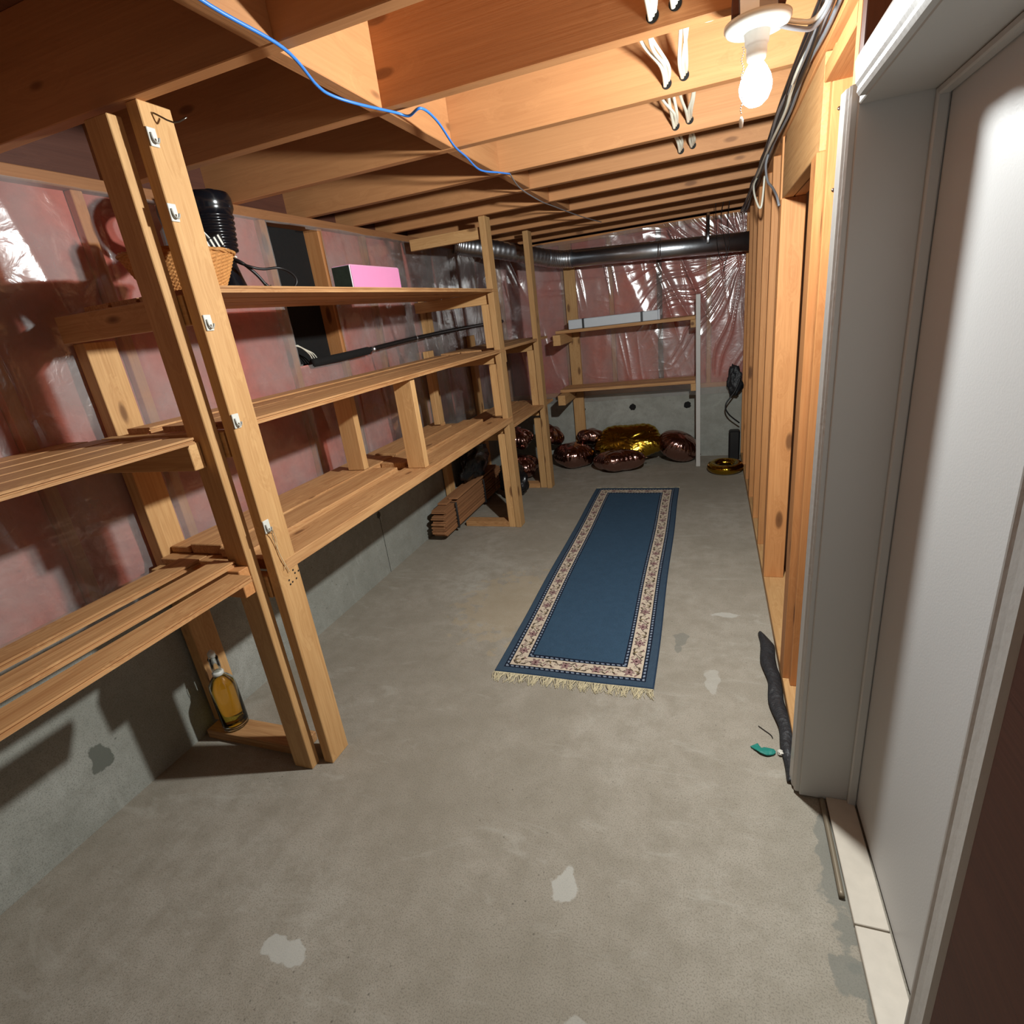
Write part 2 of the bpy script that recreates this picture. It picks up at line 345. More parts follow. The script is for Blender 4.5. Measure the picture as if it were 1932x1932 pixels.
for i in range(5, 12):
    y, y2 = joist_y[i], joist_y[i + 1]
    lum('nailer_strip', (-1.86, -1.84), (y + 0.038, y2 - .02), (2.185, 2.21), M_post, ceiling)

wl = mesh_obj('wall_left', [(FX, -1.6, 0), (FX, 5.3, 0), (FX, 5.3, .66), (FX, -1.6, .66), (-2.1, -1.6, 0), (-2.1, 5.3, 0), (-2.1, 5.3, .66), (-2.1, -1.6, .66)],
              [(0, 1, 2, 3), (3, 2, 6, 7), (4, 7, 6, 5), (0, 3, 7, 4), (1, 5, 6, 2)], M_conc, center=False)
tag(wl, 'left foundation wall, concrete below, insulated stud wall above', kind='structure')
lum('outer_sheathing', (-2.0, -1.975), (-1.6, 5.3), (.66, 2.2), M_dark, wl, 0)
lum('bottom_plate', (-1.965, -1.876), (-1.6, 5.2), (.66, .70), M_stud, wl)
lum('top_plate', (-1.965, -1.866), (-1.6, 5.1), (1.94, 1.98), M_plate, wl)
sy = [2.22 + 0.4 * k for k in range(-9, 8)]
for y in sy:
    lum('stud', (-1.965, -1.876), (y - .038, y), (.70, 1.94), M_stud, wl)
def batt(y0, y1, z0, z1, seed, plane='x', face=-1.888, back=-1.96, par=None):
    n, k = max(6, int((y1 - y0) / .03)), max(6, int((z1 - z0) / .04))
    u = np.linspace(y0, y1, n)[:, None] + np.zeros((1, k)); v = np.linspace(z0, z1, k)[None, :] + np.zeros((n, 1))
    e = np.minimum(np.minimum(u - y0, y1 - u), np.minimum(v - z0, z1 - v)) / 0.06
    d = np.clip(e, 0, 1) ** .5 * 0.016 - 0.016 + vn(u * 9, v * 9, seed) * 0.004 + vn(u * 25, v * 25, seed + 3) * 0.002
    if plane == 'x': P = np.stack([face + d, u, v], -1)
    else: P = np.stack([u, face - d, v], -1)
    return grid_obj('insulation_batt', P, M_insul, par)
lum('formwork_joint', (-1.8712, -1.8696), (2.575, 2.579), (0.0, .60), M_blackvoid, wl, 0)
HOLE = (2.222, 2.582)   # bay left open above 1.31
for i, y in enumerate(sy[:-1]):
    y0, y1 = y + .002, sy[i + 1] - .04
    if abs(y - 2.22) < .01: batt(y0, y1, .70, 1.30, i, par=wl)
    else: batt(y0, y1, .70, 1.94, i, par=wl)
batt(sy[-1] + .002, 5.09, .70, 1.94, 77, par=wl)
lum('black_backing', (-1.972, -1.962), (2.18, 2.62), (1.28, 1.94), M_blackvoid, wl, 0)
# the plastic sheet: one continuous wrinkled film
def left_sheet():
    n, k = 900, 150
    y = np.linspace(-1.6, 5.08, n)[:, None] + np.zeros((1, k)); z = np.linspace(0, 1, k)[None, :] + np.zeros((n, 1))
    top = 1.945 + vn(y[:, :1] * 4, y[:, :1] * 0, 5) * 0.006
    z = .60 + z * (top - .60)
    ph = ((y - 2.22) / 0.4) % 1.0
    bulge = np.sin(np.pi * ph) ** .6 * 0.005
    fold = ridge(vn(y * 5.5 + z * 0.8, z * 0.8, 2), 6) * 0.012 * (0.35 + 0.65 * np.clip(vn(y * 1.3, z * 1.2, 9) + .3, 0, 1))
    fold2 = ridge(vn(y * 9 - z * 4, z * 2 + y, 4), 7) * 0.006 * np.clip(vn(y * 1.1, z * 1.6, 13), 0, 1)
    near = np.clip((1.5 - y) / 1.0, 0, 1) * np.clip((z - 1.1) / .5, 0, 1)
    big = near * (0.034 * ridge(vn(y * 5 + z * .9, z * .7, 31), 2))
    hor = ridge(vn(z * 22 + y * .7, y * 2, 21), 9) * 0.004 * np.clip(vn(y * 2, z * 3, 23), 0, 1)
    d = bulge + fold + fold2 + big + hor + vn(y * 14, z * 14, 7) * 0.0012
    pin = np.exp(-((ph - np.round(ph)) / .03) ** 2); d = d * (1 - 0.7 * pin)
    x = FX + 0.004 + np.clip(d, 0, .03)
    P = np.stack([x, y, z], -1)
    low = 1.315 - 0.02 * np.sin(np.pi * np.clip((y - 2.20) / .40, 0, 1)) + .02 * np.clip((y - 2.45) / .1, 0, 1)
    hole = (y > 2.215) & (y < 2.585) & (z > low) & (z < 1.925)
    return grid_obj('vapor_barrier', P, M_vapor, wl, mask=~hole)
left_sheet()

wf = mesh_obj('wall_far', [(-2.1, FARY, 0), (.9, FARY, 0), (.9, FARY, .62), (-2.1, FARY, .62), (-2.1, 5.3, 0), (.9, 5.3, 0), (.9, 5.3, .62), (-2.1, 5.3, .62)],
              [(0, 1, 2, 3), (3, 2, 6, 7), (4, 7, 6, 5), (0, 3, 7, 4), (1, 5, 6, 2)], M_conc, center=False)
tag(wf, 'far foundation wall, concrete below, foil-bright plastic over pink insulation above', kind='structure')
lum('outer_sheathing', (-2.1, .9), (5.21, 5.235), (.62, 2.2), M_dark, wf, 0)
lum('bottom_plate', (-1.9, .4), (FARY + .008, FARY + .096), (.62, .66), M_stud, wf)
lum('top_plate', (-1.9, .4), (FARY + .008, FARY + .096), (1.94, 1.98), M_stud, wf)
fx = [-1.87, -1.26, -.84, -.43, -.03, .30]
for i, x in enumerate(fx):
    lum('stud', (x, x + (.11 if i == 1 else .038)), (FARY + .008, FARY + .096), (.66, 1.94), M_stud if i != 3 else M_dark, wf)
for i in range(len(fx) - 1):
    batt(fx[i] + (.112 if i == 1 else .04), fx[i + 1] - .002, .66, 1.94, 200 + i, 'y', FARY + .022, 0, wf)
for (x, z) in ((-1.147, .495), (-.671, .487), (-.187, .478)):
    V = [(x, FARY - .0015, z)]; N = 18
    for k in range(N):
        a = 2 * math.pi * k / N; r = .030 + random.uniform(-.004, .004); V.append((x + r * math.cos(a), FARY - .0015, z + r * math.sin(a)))
    mesh_obj('tie_hole', V, [(0, k + 1, (k + 1) % N + 1) for k in range(N)], M_blackvoid, wf)
def far_sheet():
    n, k = 560, 360
    x = np.linspace(-1.86, .34, n)[:, None] + np.zeros((1, k)); z = np.linspace(0, 1, k)[None, :] + np.zeros((n, 1))
    z = .56 + vn(x * 3, x * 0, 3) * .012 + z * (1.96 - .56)
    cx, cz = .27, 1.66
    dx, dz = x - cx, z - cz; r = np.hypot(dx, dz) + 1e-4; th = np.arctan2(dz, dx)
    fan = ridge(vn(th * 16 + 3 * vn(x * 3, z * 3, 6), r * 1.5, 5), 3) * 0.016 * np.clip(r / .15, 0, 1) * np.clip(1.25 - r / .95, 0, 1)
    diag = ridge(vn((x * .9 + z * .38) * 8, (z - x * .4) * 1.1, 8), 3) * 0.022 * np.clip(vn(x * 2.4, z * 2.2, 12) + .45, 0, 1) * np.clip((z - .9) / .5, 0.15, 1)
    diag2 = ridge(vn((x + z * .15) * 14, (z - x * .2) * 1.2, 18), 4) * 0.010 * np.clip(vn(x * 3, z * 3, 22) + .2, 0, 1)
    small = vn(x * 18, z * 7, 15) * .0016
    hor = ridge(vn(z * 15 + x, x * 1.5, 41), 8) * 0.003 * np.clip(vn(x * 3, z * 4, 43), 0, 1)
    low = np.clip((z - .62) / .12, 0.1, 1)
    d = (fan + diag + diag2 + hor + small) * low + .002
    y = FARY - .002 - np.clip(d, 0, .04)
    return grid_obj('vapor_barrier', np.stack([x, y, z], -1), M_vapor_far, wf)
far_sheet()

# right wall: open studs with board behind
wr = mesh_obj('wall_right', [(.37, 1.42, 0), (.37, 5.3, 0), (.37, 5.3, 2.2), (.37, 1.42, 2.2), (.385, 1.42, 0), (.385, 5.3, 0), (.385, 5.3, 2.2), (.385, 1.42, 2.2)],
              [(0, 3, 2, 1), (4, 5, 6, 7), (0, 4, 7, 3), (3, 7, 6, 2), (0, 1, 5, 4)], M_osb, center=False)
tag(wr, 'right partition of bare studs and plates', kind='structure')
lum('bottom_plate', (.262, .368), (1.41, 5.08), (0.001, .038), M_post, wr)
lum('top_plate', (.262, .351), (-1.5, 5.08), (1.94, 1.979), M_stud, wr)
lum('header', (.268, .306), (1.852, 2.70), (1.72, 1.938), M_post, wr)
lum('header', (.310, .348), (1.852, 2.70), (1.72, 1.938), M_stud, wr)
lum('stud', (.262, .351), (1.425, 1.463), (.038, 1.94), M_stud, wr)            # beside the door casing
lum('stud', (.282, .369), (1.81, 1.848), (.038, 1.94), M_stud, wr)
lum('trimmer_stud', (.262, .300), (1.852, 1.94), (.038, 1.72), M_stud, wr)
for y, top in ((2.66, 1.72), (2.705, 1.94), (3.06, 1.94), (3.46, 1.94), (3.86, 1.94), (3.91, 1.94), (4.26, 1.94), (4.66, 1.94), (5.03, 1.94)):
    lum('stud', (.262, .351), (y, y + .038), (.038, top), M_stud, wr)
lum('blocking', (.262, .351), (1.465, 1.808), (1.86, 1.898), M_stud, wr)
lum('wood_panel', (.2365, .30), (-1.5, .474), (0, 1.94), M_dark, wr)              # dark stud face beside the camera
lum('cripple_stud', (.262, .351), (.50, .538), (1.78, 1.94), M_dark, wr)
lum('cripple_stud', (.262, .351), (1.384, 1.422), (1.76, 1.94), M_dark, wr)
lum('head_board', (.352, .372), (-.2, 1.42), (1.76, 2.2), M_post, wr)
lum('partition_back', (.60, .62), (-1.6, 1.42), (0, 2.2), M_osb, wr, 0)

# door
door = empty('door_1', (.395, .95, 0), 'closed white door in a white frame on the right', kind='structure')
lum('door_slab', (.396, .430), (.44, 1.36), (.014, 1.75), M_door, door, .002)
lum('door_jamb', (.255, .395), (1.352, 1.372), (0.004, 1.72), M_white, door)
lum('door_jamb', (.255, .395), (.545, .565), (0.004, 1.72), M_white, door)
lum('head_jamb', (.255, .395), (.565, 1.352), (1.70, 1.72), M_white, door)
lum('door_stop', (.374, .395), (1.338, 1.3518), (.004, 1.70), M_white, door, .003)
lum('door_stop', (.374, .395), (.566, 1.338), (1.686, 1.6998), M_white, door, .003)
lum('door_stop', (.374, .395), (.5655, .579), (.004, 1.686), M_white, door, .003)
def casing(name, y0, y1, z0, z1, vert=True, inner=1):
    """moulded casing: a profile swept along its length; inner = +1 when the thin edge faces +y (or -z)"""
    prof = [(0, 0), (0, .010), (.006, .014), (.014, .013), (.020, .017), (.034, .018), (.052, .020), (.060, .017), (.060, 0)]
    V = []; F = []
    ends = (z0, z1) if vert else (y0, y1)
    for e in ends:
        for (a, h) in prof:
            if vert: V.append((.255 - h, (y0 + a) if inner < 0 else (y1 - a), e))
            else: V.append((.255 - h, e, z0 + a))
    n = len(prof)
    for i in range(n): F.append((i, (i + 1) % n, n + (i + 1) % n, n + i))
    F.append(tuple(range(n))); F.append(tuple(range(2 * n - 1, n - 1, -1)))
    return mesh_obj(name, V, F, M_white, door)
casing('door_casing', 1.357, 1.417, 0.012, 1.735, True, -1)
casing('door_casing', .475, .535, 0.004, 1.735, True, 1)
casing('head_casing', .50, 1.30, 1.702, 1.76, False)
thr = empty('threshold', (.357, 1.0, 0), 'strip of cream threshold tiles at the foot of the white door', 'tile edging', kind='structure')
lum('tile', (.322, .392), (.998, 1.352), (0.0, .014), M_tile, thr, .0015)
lum('tile', (.322, .392), (.640, .994), (0.0, .014), M_tile, thr, .0015)
lum('tile', (.322, .392), (.282, .636), (0.0, .014), M_tile, thr, .0015)
lum('tile', (.322, .392), (-.076, .278), (0.0, .014), M_tile, thr, .0015)
o = tube('metal_rod', [(.312, 1.345, .008), (.311, 1.2, .008), (.309, 1.06, .008)],   .007, M_rod, None, 10)
tag(o, 'short brownish metal rod lying against the threshold tiles', 'rod')

# ------------------------------------------------------------------ light
bulb = empty('ceiling_lamp', (BULB[0], BULB[1], 1.978), 'white round lampholder with a glowing bare bulb and pull chain', 'lamp')
bx, by, bz = BULB
M_glow = bpy.data.materials.new('glowing_glass'); M_glow.use_nodes = True; nt = M_glow.node_tree; nt.nodes.remove(nt.nodes['Principled BSDF'])
em = nt.nodes.new('ShaderNodeEmission'); em.inputs[0].default_value = (0.93, 0.97, 1, 1); em.inputs[1].default_value = 6
tr = nt.nodes.new('ShaderNodeBsdfTransparent'); ads = nt.nodes.new('ShaderNodeAddShader')
nt.links.new(em.outputs[0], ads.inputs[0]); nt.links.new(tr.outputs[0], ads.inputs[1]); nt.links.new(ads.outputs[0], nt.nodes['Material Output'].inputs[0])
lathe('glass_bulb', [(.0001, -.036), (.014, -.034), (.026, -.024), (.033, -.008), (.034, .004), (.030, .020), (.021, .036), (.014, .046), (.013, .054)], BULB, M_glow, bulb)
lathe('bulb_socket', [(.015, .046), (.019, .050), (.021, .06), (.021, .075), (.024, .078), (.026, .100), (.030, .104)], BULB, M_plastic_w, bulb)
lathe('base_plate', [(.030, .098), (.045, .100), (.062, .105), (.067, .112), (.067, .118), (.02, .120)], BULB, M_plastic_w, bulb, 40)
lathe('junction_box', [(.045, .118), (.05, .120), (.052, .158), (.03, .1605)], BULB, M_steel, bulb, 8, smooth=False)
lum('mounting_bracket', (bx - .052, bx + .052), (by - .030, by + .022), (bz + .128, bz + .160), M_dark, bulb)
ch = []
for k in range(26): ch.append((bx - .028 + .002 * math.sin(k), by - .012, bz + .075 - k * .0048))
bmV, bmF = [], []
for p in ch:
    b0 = len(bmV); r = .0019
    for d in ((r, 0, 0), (0, r, 0), (-r, 0, 0), (0, -r, 0), (0, 0, r), (0, 0, -r)): bmV.append((p[0] + d[0], p[1] + d[1], p[2] + d[2]))
    for f in ((0, 1, 4), (1, 2, 4), (2, 3, 4), (3, 0, 4), (1, 0, 5), (2, 1, 5), (3, 2, 5), (0, 3, 5)): bmF.append(tuple(b0 + i for i in f))
mesh_obj('pull_chain', bmV, bmF, M_steel, bulb, smooth=True)
lathe('chain_pull', [(.001, -.012), (.004, -.010), (.005, .004), (.002, .010)], (bx - .028, by - .012, bz - .062), M_plastic_w, bulb, 12)
ld = bpy.data.lights.new('bulb_light', 'POINT'); ld.energy = BULB_W; ld.shadow_soft_size = 0.028; ld.color = (0.96, 1.0, 0.98)
ld.use_nodes = True; lnt = ld.node_tree; lem = lnt.nodes['Emission']
fo = lnt.nodes.new('ShaderNodeLightFalloff'); fo.inputs['Strength'].default_value = 1.0; fo.inputs['Smooth'].default_value = BULB_SMOOTH
lnt.links.new(fo.outputs['Quadratic'], lem.inputs['Strength'])
lo = bpy.data.objects.new('bulb_light', ld); link(lo, Matrix.Translation(BULB), bulb)

# ------------------------------------------------------------------ shelf racks
near = empty('shelf_rack', (-1.58, .2, 0), 'nearest rack, cut by the left edge, with narrow slatted boards on two levels', 'shelf rack', 'lumber shelf racks')
lum('post', (-1.382, -1.304), (1.107, 1.145), (0, 1.955), M_post, near)
lum('post', (-1.382, -1.304), (-.80, -.762), (0, 1.955), M_post, near)
for (z1, xe) in ((.798, -1.305), (1.185, -1.342)):
    lum('bearer', (-1.855 if z1 > 1 else -1.60, xe), (1.067, 1.105), (z1 - (.089 if z1 != 1.185 else .075), z1), M_post if z1 == 1.185 else M_stud, near)
    if z1 < 1.5: lum('bearer', (-1.855, -1.30), (-.76, -.722), (z1 - .089, z1), M_stud, near)
lum('wall_post', (-1.85, -1.80), (-.78, -.69), (0, 1.7), M_post, near)
def slat(name, x0, x1, y0, y1, z, par, t=.018, m=None):
    """tongue and groove board: groove along one edge, tongue along the other"""
    p = [(x0, 0), (x0, t), (x1, t), (x1, t * .68), (x1 - .005, t * .62), (x1 - .005, t * .42), (x1, t * .36), (x1, 0)]
    cx = (x0 + x1) / 2; L = y1 - y0
    V = [(-L / 2, -(a - cx), b) for (a, b) in p] + [(L / 2, -(a - cx), b) for (a, b) in p]; n = len(p)
    F = [(i, (i + 1) % n, n + (i + 1) % n, n + i) for i in range(n)] + [tuple(range(n))[::-1], tuple(range(n, 2 * n))]
    M = Matrix.Translation((cx, (y0 + y1) / 2, z)) @ AX[1]
    return mesh_obj(name, V, F, m or M_board, par, M=M)
for (x0, x1, y1) in ((-1.288, -1.205, 1.02), (-1.428, -1.348, 1.10), (-1.575, -1.492, 1.10)):
    slat('shelf_board', x0, x1, -.85, y1, .798, near)
for i, (x0, x1, y1) in enumerate(((-1.425, -1.32, 1.075), (-1.53, -1.43, 1.09), (-1.64, -1.54, 1.06), (-1.75, -1.65, 1.10), (-1.855, -1.755, 1.08))):
    slat('shelf_board', x0, x1, -.85, y1, 1.185 + .001 * i, near)

longr = empty('shelf_rack', (-1.55, 2.25, 0), 'long middle rack between two tall posts with three full-length shelves', 'shelf rack', 'lumber shelf racks')
lum('post', (-1.284, -1.246), (1.147, 1.238), (0, 1.98), M_post, longr)
lum('post', (-1.29, -1.25), (3.33, 3.42), (0, 1.98), M_post, longr)
lum('wall_post', (-1.855, -1.805), (1.205, 1.305), (0.04, 1.486), M_post, longr)
lum('floor_plate', (-1.84, -1.385), (1.150, 1.239), (0, .038), M_board, longr)
lum('floor_plate', (-1.68, -1.345), (3.335, 3.424), (0, .038), M_board, longr)
lum('wall_post', (-1.86, -1.822), (3.44, 3.53), (0, 1.25), M_post, longr)
levels = (.742, 1.20, 1.562)
for z in levels:
    lum('bearer', (-1.80, -1.290), (1.146, 1.184), (z - .075, z), M_post, longr)
    lum('bearer', (-1.82, -1.291), (3.36, 3.398), (z - .066, z), M_post, longr)
lum('post_packer', (-1.343, -1.293), (3.335, 3.373), (0, .675), M_post, longr)
lum('post_packer', (-1.343, -1.293), (3.335, 3.373), (.80, 1.133), M_post, longr)
lum('post_packer', (-1.343, -1.293), (3.335, 3.373), (1.235, 1.495), M_post, longr)
lum('top_tie', (-1.78, -1.292), (3.36, 3.398), (1.865, 1.93), M_post, longr)
# bottom shelf
lum('shelf_board', (-1.395, -1.245), (1.19, 3.40), (.743, .781), M_board, longr)
lum('shelf_board', (-1.62, -1.40), (1.19, 3.36), (.743, .762), M_board, longr)
lum('shelf_board', (-1.80, -1.625), (1.19, 3.36), (.743, .762), M_board, longr)
# middle shelf
slat('shelf_board', -1.352, -1.248, 1.19, 3.40, 1.201, longr, .02)
slat('shelf_board', -1.465, -1.362, 1.19, 3.36, 1.201, longr, .018)
slat('shelf_board', -1.575, -1.475, 1.19, 3.36, 1.201, longr, .018)
slat('shelf_board', -1.73, -1.63, 1.19, 3.36, 1.201, longr, .018)
# top shelf
for x0, x1 in ((-1.37, -1.248), (-1.495, -1.385), (-1.61, -1.505), (-1.725, -1.62)):
    slat('shelf_board', x0, x1, 1.19, 3.40 if x0 > -1.4 else 3.36, 1.562, longr, .018)
# uprights between shelves
lum('shelf_prop', (-1.365, -1.270), (2.19, 2.228), (.782, 1.20), M_post, longr)
lum('shelf_prop', (-1.650, -1.556), (2.11, 2.148), (.801, 1.20), M_post, longr)
lum('wall_cleat_post', (-1.70, -1.662), (3.14, 3.20), (.80, 1.20), M_post, longr)
lum('wall_cleat_post', (-1.86, -1.835), (3.49, 3.53), (1.36, 1.62), M_post, longr)
lum('wall_cleat_post', (-1.86, -1.835), (3.56, 3.62), (1.36, 1.56), M_post, longr)
# loose lumber on the bottom shelf
def loose(x0, x1, y0, y1, z0, t, label, rz=0):
    o = lum('loose_plank', (x0, x1), (y0, y1), (z0, z0 + t), M_board, None, .003, rz)
    return tag(o, label, 'plank', 'loose planks on the bottom shelf')
loose(-1.545, -1.405, 1.22, 2.16, .763, .034, 'front loose plank on the near half of the bottom shelf, ending before the prop')
loose(-1.70, -1.556, 1.24, 2.38, .763, .036, 'loose plank under the rear prop on the bottom shelf')
loose(-1.80, -1.71, 1.24, 2.30, .763, .024, 'thin loose plank hard against the plastic on the near half of the bottom shelf')
loose(-1.55, -1.41, 2.24, 3.28, .763, .034, 'front loose plank on the far half of the bottom shelf')
loose(-1.70, -1.565, 2.42, 3.12, .763, .036, 'wide loose plank behind the front one on the far half of the bottom shelf')
loose(-1.80, -1.71, 2.36, 3.32, .763, .022, 'thin loose plank against the plastic on the far half of the bottom shelf')

corner = empty('shelf_rack', (-1.55, 3.85, 0), 'short dark corner rack between the second and third tall posts', 'shelf rack', 'lumber shelf racks')
lum('post', (-1.297, -1.255), (4.20, 4.29), (0, 1.98), M_post, corner)
lum('post_packer', (-1.36, -1.301), (4.215, 4.253), (0, .60), M_post, corner)
lum('post_packer', (-1.36, -1.301), (4.215, 4.253), (.70, 1.14), M_post, corner)
lum('floor_plate', (-1.66, -1.365), (4.21, 4.30), (0, .038), M_board, corner)
lum('wall_post', (-1.865, -1.827), (4.22, 4.31), (0, 1.3), M_post, corner)
for z in (.69, 1.205):
    lum('bearer', (-1.82, -1.30), (4.255, 4.293), (z - .075, z), M_post, corner)
    for x0, x1 in ((-1.41, -1.26), (-1.57, -1.42), (-1.72, -1.58)):
        lum('shelf_board', (x0, x1), (3.43, 4.50), (z + .001, z + .02), M_board, corner)
lum('bearer', (-1.82, -1.26), (3.425, 3.463), (.614, .69), M_post, corner)
lum('bearer', (-1.82, -1.26), (3.425, 3.463), (1.13, 1.205), M_post, corner)

farr = empty('shelf_rack', (-.65, 4.93, 0), 'far rack along the end wall with two shelves and a thin white upright', 'shelf rack', 'lumber shelf racks')
lum('white_upright', (-.107, -.072), (4.76, 4.785), (0, 1.40), M_galv_white, farr)['label'] = 'thin white painted upright'
lum('wall_post', (-1.22, -1.12), (5.055, 5.092), (0, 1.85), M_post, farr)
for z in (.712, 1.215):
    lum('bearer', (-.148, -.108), (4.765, 5.04), (z - .06, z), M_post, farr)
    lum('bearer', (-1.245, -1.18), (4.60, 5.04), (z - .085, z), M_post, farr)
    for y0, y1 in ((4.76, 4.90), (4.91, 5.05)):
        lum('shelf_board', (-1.26, -.11), (y0, y1), (z + .001, z + .026), M_board, farr)

for (y, z) in ((1.185, .712), (1.197, .700), (1.216, .703), (1.216, .722), (1.211, .735), (1.232, .722), (1.186, .697)):
    N = 8; V = [(-1.2455, y, z)] + [(-1.2455, y + .0035 * math.cos(2 * math.pi * k / N), z + .0035 * math.sin(2 * math.pi * k / N)) for k in range(N)]
    mesh_obj('nail_hole', V, [(0, k + 1, (k + 1) % N + 1) for k in range(N)], M_blackvoid, longr)
# ------------------------------------------------------------------ things on the racks
names = ('topmost adhesive hook on the near post', 'second adhesive hook from the top of the near post', 'middle adhesive hook on the near post, beside the top shelf',
         'fourth adhesive hook down the near post', 'lowest adhesive hook on the near post, with string hanging')
for (y, z), nm in zip(((1.160, 1.905), (1.155, 1.745), (1.163, 1.487), (1.160, 1.226), (1.158, .907)), names):
    h = empty('wall_hook', (-1.245, y, z), nm, 'hook', 'white adhesive hooks on the near post')
    lum('hook_plate', (-1.2458, -1.2415), (y - .012, y + .012), (z - .02, z + .02), M_plastic_w, h, .0012)
    tube('hook', [(-1.2405, y - .006, z + .008), (-1.238, y - .006, z - .006), (-1.235, y - .002, z - .013), (-1.234, y + .004, z - .012), (-1.233, y + .007, z - .003)], .0024, M_hook, h, 8, 5)
o = tube('string', [(-1.226, 1.158, .897), (-1.238, 1.163, .87), (-1.241, 1.170, .83), (-1.240, 1.176, .79), (-1.241, 1.186, .76), (-1.2405, 1.190, .74)], .0014, M_string, None, 6, 6)
tag(o, 'thin pale string dangling from the lowest hook', 'string')
o = tube('string', [(-1.226, 1.160, .898), (-1.239, 1.172, .885), (-1.2405, 1.176, .86), (-1.240, 1.171, .82), (-1.2405, 1.180, .775), (-1.241, 1.176, .755)], .0011, M_string, None, 6, 6)
tag(o, 'knotted second strand of string beside the dangling one', 'string')
nl = tube('bent_nail', [(-1.252, 1.178, 1.958), (-1.240, 1.180, 1.957), (-1.205, 1.196, 1.935), (-1.18, 1.215, 1.945)], .0022, M_nail, None, 6, 3)
tag(nl, 'bent nail sticking out near the top of the near post', 'nail')

# pink box
pb = empty('gift_box', (-1.44, 2.26, 1.581), 'pink box with a dark green end on the top shelf', 'box')
rz = 0.0
lum('box_body', (-1.470, -1.382), (2.063, 2.455), (1.5815, 1.683), M_whitebox, pb, .002)
lum('pink_panel', (-1.381, -1.3795), (2.066, 2.452), (1.584, 1.681), M_pink, pb, 0)
lum('green_end', (-1.468, -1.384), (2.0605, 2.0622), (1.584, 1.681), M_green, pb, 0)['label'] = 'dark green printed end'
lum('pink_lid', (-1.468, -1.384), (2.066, 2.452), (1.6832, 1.685), M_pink, pb, 0)

# basket with its contents
bk = empty('wicker_basket', (-1.46, 1.33, 1.581), 'tan woven wicker basket on the top shelf behind the near post', 'basket')
def basket():
    V, F = [], []; seg = 96; rows = 22
    for i in range(rows + 1):
        t = i / rows; z = t * .105
        for k in range(seg):
            a = 2 * math.pi * k / seg
            wv = .0022 * math.cos(math.pi * i) * math.cos(24 * a)
            r = .085 + .052 * t ** .8 + wv + .001 * math.sin(i * math.pi)
            V.append((r * math.cos(a), r * math.sin(a) * 1.15, z))
    for i in range(rows):
        for k in range(seg): F.append((i * seg + k, i * seg + (k + 1) % seg, (i + 1) * seg + (k + 1) % seg, (i + 1) * seg + k))
    F.append(tuple(range(seg))[::-1])
    return mesh_obj('basket_body', V, F, M_wicker, bk, M=Matrix.Translation((-1.46, 1.33, 1.5815)), smooth=False)
basket()
for q in range(3):
    pts = []
    for k in range(49):
        a = 2 * math.pi * k / 48; r = .137 + .003 * math.sin(12 * a + q * 2.1)
        pts.append((-1.46 + r * math.cos(a), 1.33 + 1.15 * r * math.sin(a), 1.686 + .003 * math.cos(12 * a + q * 2.1) + q * .001))
    tube('basket_rim', pts, .0035, M_wicker, bk, 6, 1)
ap = empty('upright_appliance', (-1.60, 1.64, 1.581), 'glossy black upright appliance with a ribbed blue-glinting body behind the basket', 'appliance')
lathe('base', [(.060, 0), (.062, .006), (.056, .03), (.046, .07), (.038, .11), (.036, .135)], (-1.60, 1.64, 1.5815), M_blackgloss, ap, 36)
prof = [(.036, .135), (.044, .145)]
for k in range(7):
    z = .150 + k * .017; prof += [(.062 + .002 * k, z), (.066 + .002 * k, z + .004), (.066 + .002 * k, z + .010), (.062 + .002 * k, z + .013)]
prof += [(.084, .285), (.084, .315), (.078, .330), (.03, .336)]
lathe('ribbed_body', prof, (-1.605, 1.63, 1.5815), M_blackgloss, ap, 36, sx=1.0, sy=1.0)
lathe('top_knob', [(.016, .336), (.016, .350), (.008, .352)], (-1.605, 1.66, 1.5815), M_black, ap, 16)
tube('handle', [(-1.60, 1.56, 1.895), (-1.60, 1.50, 1.89), (-1.60, 1.46, 1.85), (-1.60, 1.47, 1.79), (-1.60, 1.53, 1.76)], .026, M_black, ap, 12, 5)
rc = empty('slotted_remote', (-1.47, 1.44, 1.70), 'black slotted control lying across the basket rim', 'remote control')
TL = Matrix.Rotation(math.radians(25), 4, 'X') @ Matrix.Rotation(math.radians(10), 4, 'Y')
lum('control_case', (-1.485, -1.455), (1.37, 1.52), (1.700, 1.738), M_black, rc, .004, 0, TL)
for k in range(4):
    y = 1.445 + k * .017
    lum('white_button', (-1.4535, -1.4515), (y - .004, y + .004), (1.7 + (y - 1.445) * .46 + .003, 1.7 + (y - 1.445) * .46 + .034), M_plastic_w, rc, .0008, 0, Matrix.Rotation(math.radians(25), 4, 'X'))
o = tube('white_lever', [(-1.46, 1.395, 1.80), (-1.455, 1.42, 1.775), (-1.45, 1.45, 1.742)], .006, M_plastic_w, None, 8, 4, .5); tag(o, 'white plastic lever poking up from the basket', 'tool')
o = tube('white_clip', [(-1.40, 1.43, 1.700), (-1.39, 1.45, 1.692), (-1.385, 1.47, 1.680)], .007, M_plastic_w, None, 8, 4, .5); tag(o, 'small white clip on the basket rim', 'clip')
o = lum('grey_pouch', (-1.56, -1.50), (1.36, 1.45), (1.68, 1.79), M_grey_cable, None, .02, .3); tag(o, 'grey rounded pouch standing in the basket', 'pouch')
cd = empty('power_cord', (-1.49, 1.70, 1.59), 'black power cord looping over the top shelf edge with its plug', 'cord')
